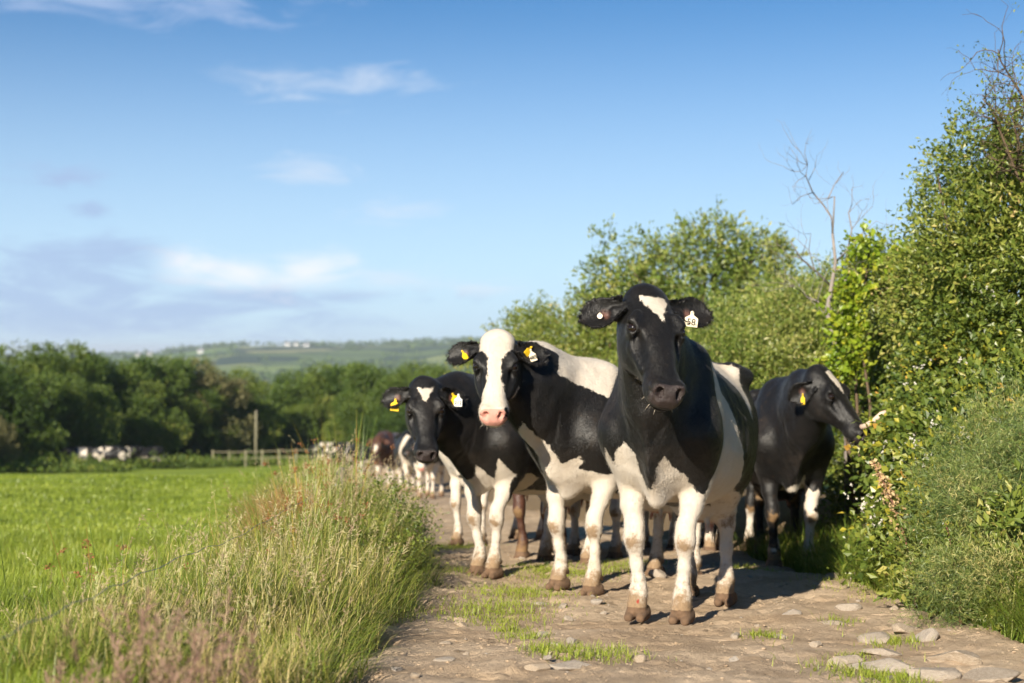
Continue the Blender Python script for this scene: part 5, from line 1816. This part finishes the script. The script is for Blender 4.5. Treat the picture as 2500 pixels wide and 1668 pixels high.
def add_tag(root, M, H, tg, ear_tips, hs):
    """plastic tag hanging from the ear: key, place along ear, place across, (w, h), material, text, facing (world), tilt"""
    b0, a, c = ear_tips[tg['ear']]
    bb = np.cross(c, a)
    p = b0 + a * tg['t'] * .182 * hs + bb * tg['b'] * .072 * hs + c * tg.get('c', .018)
    Mr = np.array(M.to_3x3().normalized())
    face = norm(Mr.T @ np.array(tg['face'], float))
    up = norm(Mr.T @ np.array((0, 0, 1.0)))
    x = norm(np.cross(up, face))
    up = norm(np.cross(face, x))
    ang = tg.get('tilt', 0.0)
    x, up = x * math.cos(ang) + up * math.sin(ang), up * math.cos(ang) - x * math.sin(ang)
    wd, ht = tg['size']
    if tg.get('round'):
        prof = [(math.cos(q) * wd / 2, math.sin(q) * wd / 2 - ht / 2) for q in np.linspace(0, 2 * math.pi, 17)[:-1]]
    else:
        prof = [(-wd / 2, -ht), (wd / 2, -ht), (wd / 2, -ht * .42), (wd * .13, -ht * .20), (wd * .13, 0), (wd * .06, ht * .06), (-wd * .06, ht * .06), (-wd * .13, 0), (-wd * .13, -ht * .20), (-wd / 2, -ht * .42)]
    n = len(prof)
    th = tg.get('thick', .0025)
    curl = tg.get('curl', 0.0)
    V = []
    for q in (th, -th):
        for (px_, py_) in prof:
            V.append((px_, py_, q - curl * (py_ / ht) ** 2 * ht))
    cy = -ht * .5
    V += [(0, cy, th - curl * .25 * ht), (0, cy, -th - curl * .25 * ht)]
    f3 = []
    f4 = []
    for i in range(n):
        k = (i + 1) % n
        f3.append((2 * n, i, k)); f3.append((2 * n + 1, n + k, n + i))
        f4.append((i, n + i, n + k, k))
    me = mesh_np('ear_tag', np.array(V), [np.array(f3), np.array(f4)], {}, tg['mat'], smooth=False)
    o = obj('ear_tag', me, root)
    o.matrix_local = Matrix(((x[0], up[0], face[0], p[0]), (x[1], up[1], face[1], p[1]), (x[2], up[2], face[2], p[2]), (0, 0, 0, 1)))
    o['label'] = tg['label']
    st = obj('stud', sphere_mesh('stud', .0055, tg.get('stud', tg['mat'])), o, (0, 0.0, th + .001))
    if tg.get('text'):
        cu = bpy.data.curves.new('number', 'FONT')
        cu.body = tg['text']
        cu.align_x = 'CENTER'
        cu.align_y = 'CENTER'
        cu.size = tg.get('tsize', ht * .62)
        cu.offset = tg.get('bold', 0.0004)
        cu.extrude = 0.0002
        cu.resolution_u = 3
        tmp = bpy.data.objects.new('number', cu)
        tm = bpy.data.meshes.new_from_object(tmp)
        bpy.data.objects.remove(tmp)
        tm.materials.clear()
        tm.materials.append(tg.get('ink', INK))
        obj('number', tm, o, (0, -ht * .70, th + .0006 - curl * .49 * ht))
# ------------------------------------------------------------------ the four cows in front
HIDE = hide_material('black_and_white_hide')
HIDE2 = hide_material('pied_hide_pink_nose', nose=(0.62, 0.30, 0.24), nose2=(0.62, 0.30, 0.24))
hd = lambda ang: -math.pi / 2 - R(ang)       # facing the camera, turned by ang towards the left of the picture

CHEST1 = [(-.32, .30), (-.32, .70), (-.254, .883), (-.215, .80), (-.20, .865), (-.138, .914), (-.107, .889), (-.075, .853), (-.065, .781), (-.03, .685), (.0, .683), (.026, .751),
          (.043, .822), (.071, .853), (.097, .802), (.15, .755), (.175, .70), (.20, .67), (.245, .645), (.27, .66), (.34, .60), (.34, .30)]
cow1 = make_cow('cow', 'large black and white cow in front with ear tag 58 and white forehead mark',
    (0.755, 7.28, gz(.755, 7.28)), hd(18),
    dict(poll=(.668, 6.90, 1.105), muzzle=(.725, 6.46, .635), face=(.24, -.80, .60)),
    feet=dict(fl=(.02, .118), fr=(-.01, -.118), hl=(-1.00, .17), hr=(-1.28, -.10), cut=(.02, -.105)),
    patches=[('W', 'below', .50, 1), ('W', 'poly', 'yz', CHEST1, -.26, .6),
             ('W', 'poly', 'xz', [(-.10, 1.36), (.0, 1.20), (.03, 1.0), (-.02, .85), (.02, .60), (.0, .40), (-1.5, .40), (-1.42, .58), (-1.12, .60), (-.80, .66), (-.55, .74), (-.44, .84), (-.36, .96), (-.30, 1.13), (-.22, 1.27)], .10, .6),
             ('W', 'poly', 'xz', [(-.58, 1.55), (-.64, 1.31), (-.82, 1.22), (-.94, 1.06), (-1.0, 1.16), (-1.0, 1.55)], .02, .5),
             ('W', 'poly', 'xz', [(-1.22, 1.16), (-1.30, .98), (-1.50, .80), (-1.45, 1.05)], .05, .5),
             ('W', 'below', .56, 3)],
    head_patches=[('W', 'poly', 'uv', [(-.055, .055), (.005, .062), (.055, .058), (.060, .085), (.050, .125), (.035, .150), (.028, .195), (.016, .205), (-.010, .165), (-.045, .115), (-.060, .08)], -.03, .1),
                  ('W', 'ell', (.40, -.035, -.185), (.07, .035, .022))],
    mat=HIDE, res=0.0088, hs=1.12, body_len=0.93,
    ears=dict(l=(-.02, 1.0, .18, .20, -.10, 1.0), r=(.16, 1.0, -.15, .12, .15, 1.0)),
    tags=[dict(ear='l', t=.42, b=-.35, size=(.064, .072), mat=TAG_W, text='58', tsize=.044, face=(.05, -1, 0), tilt=-.12, label='cream ear tag numbered 58', c=.062, bold=.0004),
          dict(ear='r', t=.52, b=.05, size=(.026, .022), mat=TAG_W, round=True, thick=.004, face=(-.2, -1, .1), label='round cream button tag', c=.012)])

cow2 = make_cow('cow', 'cow with wide white blaze and pink nose standing left of the front cow',
    (0.385, 8.92, gz(.385, 8.92)), hd(34),
    dict(poll=(-.088, 8.46, .905), muzzle=(-.108, 8.08, .46), face=(-.02, -.80, .62)),
    feet=dict(fl=(.08, .185), fr=(-.06, -.145), hl=(-1.25, .20), hr=(-1.30, -.12)),
    patches=[('W', 'below', .62, 4), ('W', 'poly', 'xz', [(.5, .2), (.5, .62), (.22, .86), (.10, .74), (-.05, .80), (-.02, 1.02), (-.12, .92), (-.22, .80), (-.30, .2)], -.6, .6),
             ('B', 'ell', (.12, .20, .80), (.09, .12, .09)), ('B', 'ell', (.20, .10, 1.0), (.22, .25, .13)),
             ('W', 'poly', 'xz', [(.50, 1.7), (.40, 1.36), (.16, 1.28), (-.08, 1.16), (-.25, 1.02), (-.40, .96), (-.55, 1.1), (-1.9, 1.0), (-1.9, 1.7)], -.6, .6),
             ('W', 'poly', 'yz', [(-.5, .2), (-.5, .75), (-.2, .72), (-.12, .98), (-.05, 1.06), (.02, .92), (.06, .80), (.5, .7), (.5, .2)], .05, .6)],
    head_patches=[('W', 'poly', 'uv', [(-.105, -.06), (.105, -.06), (.102, .06), (.098, .105), (.066, .15), (.040, .20), (.034, .26), (.040, .34), (.052, .40), (.085, .46), (.10, .50), (.06, .54), (.05, .66), (-.14, .66), (-.12, .46), (-.075, .42), (-.045, .36), (-.042, .28), (-.046, .20), (-.075, .155), (-.102, .10)], -.20, .2),
                  ('W', 'ell', (.25, .10, -.20), (.15, .05, .018))],
    mat=HIDE2, res=0.0105, hs=1.02, tuft_mat=HAIR_W,
    ears=dict(l=(.03, 1.0, -.15, .15, -.15, 1.0), r=(.10, 1.0, -.12, .15, .0, 1.0)),
    tags=[dict(ear='r', t=.46, b=-.15, size=(.040, .066), mat=TAG_Y, face=(-.75, -.65, 0), tilt=.55, curl=.15, label='yellow ear tag'),
          dict(ear='l', t=.42, b=.55, size=(.042, .060), mat=TAG_Y, face=(.75, -.65, .1), tilt=-.7, curl=.25, label='curled yellow ear tag'),
          dict(ear='l', t=.40, b=.05, size=(.042, .070), mat=TAG_W, text='485', tsize=.030, face=(.25, -.95, .1), tilt=.30, label='cream ear tag numbered 485', c=.045, bold=.001)])

cow3 = make_cow('cow', 'black cow at the left with lowered head, yellow tags and white tag 212',
    (-0.20, 10.15, gz(-.20, 10.15)), hd(30),
    dict(poll=(-.590, 9.62, .60), muzzle=(-.555, 9.30, .135), face=(.10, -.85, .50)),
    feet=dict(fl=(.04, .10), fr=(-.02, -.06), hl=(-1.30, .17), hr=(-1.2, -.16)),
    patches=[('W', 'below', .60, 8), ('W', 'poly', 'yz', [(-.5, .2), (-.5, .60), (-.2, .74), (-.05, .68), (.02, .70), (.06, .80), (.12, .70), (.2, .86), (.26, .70), (.5, .66), (.5, .2)], -.3, .6),
             ('B', 'ell', (-.05, .25, .62), (.10, .10, .16))],
    head_patches=[('W', 'poly', 'uv', [(-.058, .055), (-.02, .072), (.0, .065), (.03, .070), (.058, .045), (.055, .085), (.030, .125), (.004, .185), (-.010, .175), (-.030, .13), (-.052, .085)], -.03, .1)],
    mat=HIDE, res=0.0115, hs=0.98, eye_half=.6,
    ears=dict(l=(.10, 1.0, -.20, .15, -.05, 1.0), r=(.12, 1.0, -.10, .18, .1, 1.0)),
    tags=[dict(ear='r', t=.46, b=.25, size=(.058, .080), mat=TAG_Y, text='332\n37489', tsize=.017, ink=plain('faded_ink', (.35, .20, .02)), face=(-.05, -1, 0), tilt=-.12, label='yellow ear tag with faded numbers'),
          dict(ear='l', t=.38, b=.25, size=(.058, .080), mat=TAG_Y, face=(.30, -.9, 0), tilt=.50, label='slanting yellow ear tag', c=.035),
          dict(ear='l', t=.60, b=.20, size=(.054, .082), mat=plain('tag_white', (.8, .8, .76), .4, .4, .04), text='212', tsize=.032, face=(.05, -1, 0), tilt=-.05, label='white ear tag numbered 212', c=.05, bold=.001)])

cow4 = make_cow('cow', 'black cow at the right beside the hedge, head turned to the right in profile',
    (2.13, 10.85, gz(2.13, 10.85)), hd(6),
    dict(poll=(2.235, 10.22, .675), muzzle=(2.50, 9.98, .225), face=(.52, -.58, .62)),
    feet=dict(fl=(-.02, .135), fr=(.02, -.13), hl=(-1.30, .15), hr=(-1.3, -.15), ),
    patches=[('W', 'poly', 'yz', [(-.24, .14), (-.24, .17), (-.05, .17), (-.05, .62), (.0, .655), (.05, .66), (.09, .74), (.10, .66), (.16, .60), (.20, .62), (.24, .54), (.15, .46), (.26, .40), (.26, .12), (.04, .12), (.04, .60), (-.03, .60), (-.09, .45), (-.11, .14)], -.4, .6)],
    head_patches=[('W', 'poly', 'uv', [(-.03, .035), (.055, .025), (.058, .10), (.036, .18), (.022, .235), (-.004, .215), (-.022, .13)], -.04, .1)],
    mat=HIDE, res=0.0115, hs=1.0,
    ears=dict(l=(-.35, 1.0, -.25, .2, -.6, 1.0), r=(.15, .8, -.75, .4, .9, .3)),
    tags=[dict(ear='r', t=.45, b=.2, size=(.03, .075), mat=TAG_Y, face=(-.5, -.8, 0), label='yellow ear tag')])
# ------------------------------------------------------------------ fence wire, posts, far fence, pole, houses
OLDWOOD = plain('weathered_wood', (0.23, 0.20, 0.17), 0.9, 0.15, 0.3, 18)
PALEWOOD = plain('pale_fence_wood', (0.20, 0.185, 0.12), 0.8, 0.2, 0.15, 10)
METAL = plain('galvanised_wire', (0.20, 0.21, 0.20), 0.6, 0.4, 0.1, 50)


def W5(px, py, D):
    return np.array([(px - 1250) / 3472 * D, D, .8 - (py - 854) / 3472 * D])


px_, py_ = 826, 1160
pb = (-1.43, 11.75, gz(-1.43, 11.75))
post = thing('fence_post', 'old grey post buried in the tall rushes of the bank', 'post', pb)
mb = MB()
add_tube(mb, [(0, 0, -.2), (.01, 0, .2), (.02, .01, .42), (.022, .01, .46)], [.050, .048, .045, .030], 9)
obj('post', mb.mesh('post', [OLDWOOD]), post)
mb = MB()
add_tube(mb, [(-.02, -.05, .32), (-.02, -.075, .32)], [.012, .010], 7)
obj('insulator', mb.mesh('insulator', [plain('insulator', (.5, .5, .48), .4, .4)]), post)
wire = [W5(796, 1168, 11.7), W5(760, 1212, 9.6), W5(650, 1272, 8.0), W5(560, 1322, 6.9), W5(480, 1345, 6.2), W5(345, 1402, 4.9), W5(240, 1450, 4.2), W5(90, 1515, 3.5), W5(-60, 1585, 3.0), W5(-300, 1690, 2.5)]
wp = np.array(wire)
tt = np.linspace(0, len(wp) - 1, 60)
fine = np.stack([np.interp(tt, np.arange(len(wp)), wp[:, i]) for i in range(3)], 1)
fine[:, 2] += .006 * np.sin(tt * 9.0)
mb = MB()
add_tube(mb, fine, .0016, 5)
obj('fence_wire', mb.mesh('fence_wire', [METAL]), label='single slack grey fence wire crossing the pasture at lower left', category='wire')

# rushes round the post
RUSH = leaf_material('rush', [(0, (.05, .12, .015)), (.5, (.12, .20, .03)), (.8, (.30, .27, .05)), (1, (.38, .22, .07))], .25, .4, .4)
def rush(label, x0, y0, n, h0, spread):
    root = thing('rush_clump', label, 'rushes', (x0, y0, gz(x0, y0)))
    P = np.stack([rng.normal(0, spread, n), rng.normal(0, spread, n), np.zeros(n)], 1)
    az_ = np.arctan2(P[:, 1], P[:, 0]) + rng.normal(0, .5, n)
    hh = rng.uniform(.55, 1.0, n) * h0
    V, f4, f3, tip = blades(P, hh, np.full(n, .007), az_, rng.uniform(.05, .35, n), rng.uniform(0, .12, n), 3)
    obj('stems', mesh_np('stems', V, [f4, f3], {'rnd': np.repeat(np.clip(rng.normal(.5, .25, n), 0, 1), 7)}, RUSH), root, kind='stuff')
    k = np.repeat(np.arange(n // 3), 16)
    c = V.reshape(n, 7, 3)[k, 4:6].mean(1) + rng.normal(0, .009, (len(k), 3))
    V, f, r_ = leaf_cloud(c, rng.normal(size=c.shape), np.full(len(k), .018), .5, .1, np.clip(rng.normal(.3, .2, len(k)), 0, 1))
    obj('flower_tufts', mesh_np('flower_tufts', V, f, {'rnd': r_}, leaf_or('rush_flower', (.12, .06, .025), (.24, .13, .06)), smooth=False), root, kind='stuff')


_lm = {}
def leaf_or(name, a, b):
    if name not in _lm:
        _lm[name] = leaf_material(name, [(0, a), (1, b)], .15, .7, .2)
    return _lm[name]


rush('tall rushes with brown tufts on the highest part of the bank', -1.36, 11.5, 70, 1.05, .10)
rush('rushes leaning in front of the old post', -1.5, 10.6, 60, .80, .14)
rush('rush clump half way along the bank', -1.25, 8.6, 60, .62, .16)
rush('sparse rushes at the pasture side of the bank', -2.0, 7.6, 34, .55, .3)
# rusty dead bracken on the bank
k = 1500
P = np.stack([rng.normal(-1.55, .14, k), rng.normal(10.4, .35, k), np.zeros(k)], 1)
P[:, 2] = ground_z(P[:, 0], P[:, 1])
V, f4, f3, tip = blades(P, rng.uniform(.2, .5, k), rng.uniform(.003, .006, k), rng.normal(math.pi, .6, k), rng.uniform(.3, .8, k), rng.uniform(.1, .5, k), 3)
obj('dead_grass', mesh_np('dead_grass', V, [f4, f3], {'rnd': np.repeat(rng.random(k), 7)}, leaf_or('rust_grass', (.28, .12, .05), (.46, .25, .11))), label='rust brown dead grass hanging from the bank below the rushes', category='grass', kind='stuff')
# dark broad weeds on the lane side of the bank
bush('bank_weed', 'dark green leafy weeds on the lane side of the bank', [((-.80, 10.3, gz(-.8, 10.3) + .22), (.16, .7, .22)), ((-.78, 9.0, gz(-.8, 9.0) + .12), (.12, .6, .16)), ((-1.0, 11.2, gz(-1, 11.2) + .36), (.2, .4, .22)), ((-.85, 12.4, gz(-.9, 12.4) + .25), (.2, .7, .25))], 900, .030, .5, OLIVE, 6, .12, 0, 'weeds', rough=.4, lo=.3, off=-.05, clump=4)

# far rail fence and pole
fb = gp(520, 101)
fen = thing('rail_fence', 'pale rail fence at the far end of the pasture', 'fence', fb)
x1, x2 = (520 - 1250) / 3472 * 101, (850 - 1250) / 3472 * 97
for zz in (.62, 1.08):
    mb = MB()
    pts = [np.array([x, yy, gz(x, yy) + zz]) - np.array(fb) for x, yy in zip(np.linspace(x1, x2, 14), np.linspace(101, 97, 14))]
    add_tube(mb, pts, .035, 5)
    obj('rail', mb.mesh('rail', [PALEWOOD]), fen)
pm, pf = box_vf((-.06, -.06, -.1), (.06, .06, 1.2))
pme = mesh_np('post', pm, pf, {}, PALEWOOD, smooth=False)
for x, yy in zip(np.linspace(x1, x2, 9), np.linspace(101, 97, 9)):
    obj('post', pme, fen, np.array([x, yy, gz(x, yy)]) - np.array(fb))
mb = MB()
pb = gp(625, 104)
add_tube(mb, [(0, 0, -.3), (0, 0, 2), (0.02, 0, 4.0)], [.10, .09, .08], 8)
pole = thing('wooden_pole', 'slim wooden pole in front of the gap in the trees', 'pole', pb)
obj('shaft', mb.mesh('shaft', [PALEWOOD]), pole)
mb = MB()
add_tube(mb, [(0.02, 0, 4.0), (.02, 0, 4.1)], [.09, .06], 8)
obj('cap', mb.mesh('cap', [OLDWOOD]), pole)

# white houses far away
WALLW = plain('white_render', (0.58, 0.57, 0.55), .8, .2, .05)
SLATE = plain('slate_roof', (0.12, 0.12, 0.14), .7, .3, .15)
GLASS = plain('dark_window', (0.03, 0.04, 0.05), .2, .5, .1)
def house(label, px, D, w, d, hh, zoff=0.0):
    b = gp(px, D)
    r_ = thing('white_house', label, 'house', (b[0], b[1], b[2] - .5), 'white houses on the far hills')
    V, Fc = box_vf((-w / 2, -d / 2, 0), (w / 2, d / 2, hh))
    obj('wall', mesh_np('wall', V, Fc, {}, WALLW, smooth=False), r_)
    e = .4
    V = np.array([(-w / 2 - e, -d / 2 - e, hh - .1), (w / 2 + e, -d / 2 - e, hh - .1), (w / 2 + e, d / 2 + e, hh - .1), (-w / 2 - e, d / 2 + e, hh - .1), (-w / 2 - e, 0, hh + d * .40), (w / 2 + e, 0, hh + d * .40)])
    roof = obj('roof', mesh_np('roof', V, [np.array([(0, 1, 5, 4), (2, 3, 4, 5), (3, 2, 1, 0)]), np.array([(0, 4, 3), (1, 2, 5)])], {}, SLATE, smooth=False), r_)
    V, Fc = box_vf((w * .3, -.6, hh + d * .25), (w * .3 + 1.2, .6, hh + d * .40 + 1.6))
    obj('chimney', mesh_np('chimney', V, Fc, {}, WALLW, smooth=False), roof)
    V, Fc = box_vf((-.6, -.05, -.8), (.6, .05, .8))
    wm = mesh_np('window', V, Fc, {}, GLASS, smooth=False)
    for q in (-.3, 0, .3):
        for zz in (.3, .72):
            obj('window', wm, r_, (q * w, -d / 2 - .05, zz * hh))


house('white house at the left, nearer of the pair above the trees', 336, 2320, 9, 7, 5.5)
house('white house just right of its twin above the trees', 366, 2300, 8, 7, 6)
house('small white house below the hill crest behind the brown tree', 490, 2250, 9, 7, 5.5)
house('white house in the hilltop hamlet, left one', 702, 2500, 9, 7, 6)
house('white house in the hilltop hamlet, middle one', 724, 2520, 9, 7, 6)
house('white house in the hilltop hamlet, right one', 748, 2480, 10, 7, 5)
# ------------------------------------------------------------------ the rest of the herd
BROWNHIDE = hide_material('brown_hide', dark=(0.060, 0.026, 0.017), nose=(0.05, 0.03, 0.025))


def herd(label, x, y, ang, mat=HIDE, poll=(.50, 0, 1.42), muz=(.85, 0, 1.0), face=(.5, 0, .8), patches=(), hpatch=(), res=.017, scale=1.0, bw=False, feet=None, group='cows queueing behind the front four', hs=1.0, pitch=None):
    h_ = hd(ang)
    z = gz(x, y)
    cs, sn = math.cos(h_), math.sin(h_)
    tw = lambda p: (x + p[0] * cs - p[1] * sn, y + p[0] * sn + p[1] * cs, z + p[2])
    tv = lambda p: (p[0] * cs - p[1] * sn, p[0] * sn + p[1] * cs, p[2])
    return make_cow('cow', label, (x, y, z), h_, dict(poll=tw(poll), muzzle=tw(muz), face=tv(face)), patches=patches, head_patches=hpatch, mat=mat, res=res, scale=scale, group=group, detail=False, base_white=bw, feet=feet, hs=hs, pitch=pitch)


spots = [('B', 'noise', 4.5, 5, .12)]
herd('brown cow whose dark legs show between the two left cows', .16, 11.75, 20, BROWNHIDE, feet=dict(fl=(.05, .13), fr=(-.05, -.10), hl=(-1.3, .15), hr=(-1.25, -.15)))
herd('white cow with small black spots behind the lowered head at left', -.42, 13.8, 26, patches=[('B', 'poly', 'xz', [(.5, 1.02), (-.1, .98), (-.4, 1.2), (-.8, 1.1), (-1.2, 1.6), (.5, 1.6)], -.6, .6), ('B', 'noise', 6.5, 8, .42)], bw=True, poll=(.42, .36, 1.28), muz=(.66, .60, .86), hpatch=[('W', 'ell', (.2, 0, .02), (.3, .05, .06))])
herd('cow with white legs standing in shade behind the front cow', .72, 12.0, 28, patches=[('W', 'below', .75, 11)], feet=dict(fl=(.0, .16), fr=(.05, -.2)))
herd('cow with black legs in the shade between the front cow and right cow', 1.62, 12.6, 5, patches=[('W', 'below', .30, 12)])
herd('dark cow behind the right cow, only its crown and ears showing', 2.02, 12.9, 12, poll=(.42, .06, 1.47), muz=(.72, .12, 1.02), face=(.5, .1, .8), patches=[('W', 'below', .4, 13)], hpatch=[('W', 'ell', (.06, .04, .02), (.06, .03, .03))])
herd('black cow with white shoulder line walking up the lane below the lowered muzzle', -2.30, 33.0, -10, poll=(.66, 0, 1.1), muz=(.88, 0, .65), patches=[('W', 'poly', 'xz', [(.1, .5), (.25, 1.3), (.1, 1.35), (-.05, .5)], -.6, .6), ('W', 'below', .6, 14)], hpatch=[('W', 'ell', (.4, 0, 0), (.2, .06, .2))], res=.02)
herd('cow with pale face and pink nose lower down the lane', -1.75, 29.0, 4, mat=HIDE2, poll=(.60, 0, 1.2), muz=(.85, 0, .75), patches=[('W', 'below', .7, 15)], hpatch=[('W', 'ell', (.3, 0, 0), (.4, .2, .3))], res=.02)
a_ = herd('dark brown headed cow with white muzzle spot above the bank grass', -3.25, 36.0, 10, poll=(.55, 0, 1.36), muz=(.85, 0, .95), hpatch=[('W', 'ell', (.33, 0, 0), (.10, .05, .05))], patches=[('W', 'below', .55, 16)], res=.02, mat=BROWNHIDE)
b_ = herd('black and white cow further back, head up, pink nose', -4.25, 55.0, -6, poll=(.45, 0, 1.52), muz=(.8, 0, 1.12), patches=[('W', 'below', .8, 17)], hpatch=[('W', 'ell', (.25, 0, .02), (.35, .05, .05))], res=.02)
c_ = herd('pied cow at the back of the group in the lane', -3.95, 57.5, -4, poll=(.45, 0, 1.5), muz=(.8, 0, 1.1), patches=[('W', 'poly', 'xz', [(-.3, .3), (-.3, 1.6), (-.8, 1.6), (-.9, .3)], -.6, .6)], hpatch=[('W', 'ell', (.2, 0, .02), (.3, .05, .06))], res=.022)
d_ = herd('white cow with black patches in the far file at left of the bank', -10.2, 78, 70, patches=[('B', 'noise', 2.2, 23, .1)], bw=True, poll=(.6, 0, 1.25), muz=(.9, 0, .85), res=.024, group='cows far down the slope')


def copy_tree(o, label, x, y, ang, group):
    c = o.copy()
    COL.objects.link(c)
    c.matrix_world = Matrix.Translation((x, y, gz(x, y))) @ Matrix.Rotation(hd(ang), 4, 'Z')
    c['label'] = label
    c['group'] = group
    for ch in o.children:
        k = ch.copy()
        COL.objects.link(k)
        k.parent = c
    return c


far = 'cows far down the slope'
for src, lab, px, D, ang in [(c_, 'cow in shade under the far left trees, leftmost of the file', 180, 88, 80), (b_, 'cow in shade under the far left trees, second of the file', 215, 89, 85), (d_, 'cow in shade under the far left trees, third of the file', 247, 88, 80), (c_, 'cow in shade under the far left trees, fourth of the file', 280, 90, 75),
                             (b_, 'lone cow head in the shade right of the shaded file', 336, 92, 60), (d_, 'cow with white head beside the far fence', 785, 88, 75), (b_, 'cow partly hidden by the rushes on the bank', 880, 70, 60), (c_, 'dark cow in front of the far fence end', 935, 74, 75), (b_, 'black cow walking behind the fence cow', 820, 92, 85)]:
    x = (px - 1250) / 3472 * D
    copy_tree(src, lab, x, D, ang, far)
# ------------------------------------------------------------------ air
def haze_mat():
    mt = bpy.data.materials.new('haze')
    mt.use_nodes = True
    t = NT(mt.node_tree)
    pv = t.n('ShaderNodeVolumePrincipled')
    pv.inputs['Color'].default_value = (0.72, 0.84, 1.0, 1)
    pv.inputs['Density'].default_value = 0.00014
    pv.inputs['Anisotropy'].default_value = 0.0
    t.put(t.n('ShaderNodeOutputMaterial').inputs['Volume'], pv.outputs[0])
    return mt


V, Fc = box_vf((-41000, -125, -90), (41000, 61000, 40))
obj('haze', mesh_np('haze', V, Fc, {}, haze_mat(), smooth=False), kind='stuff')
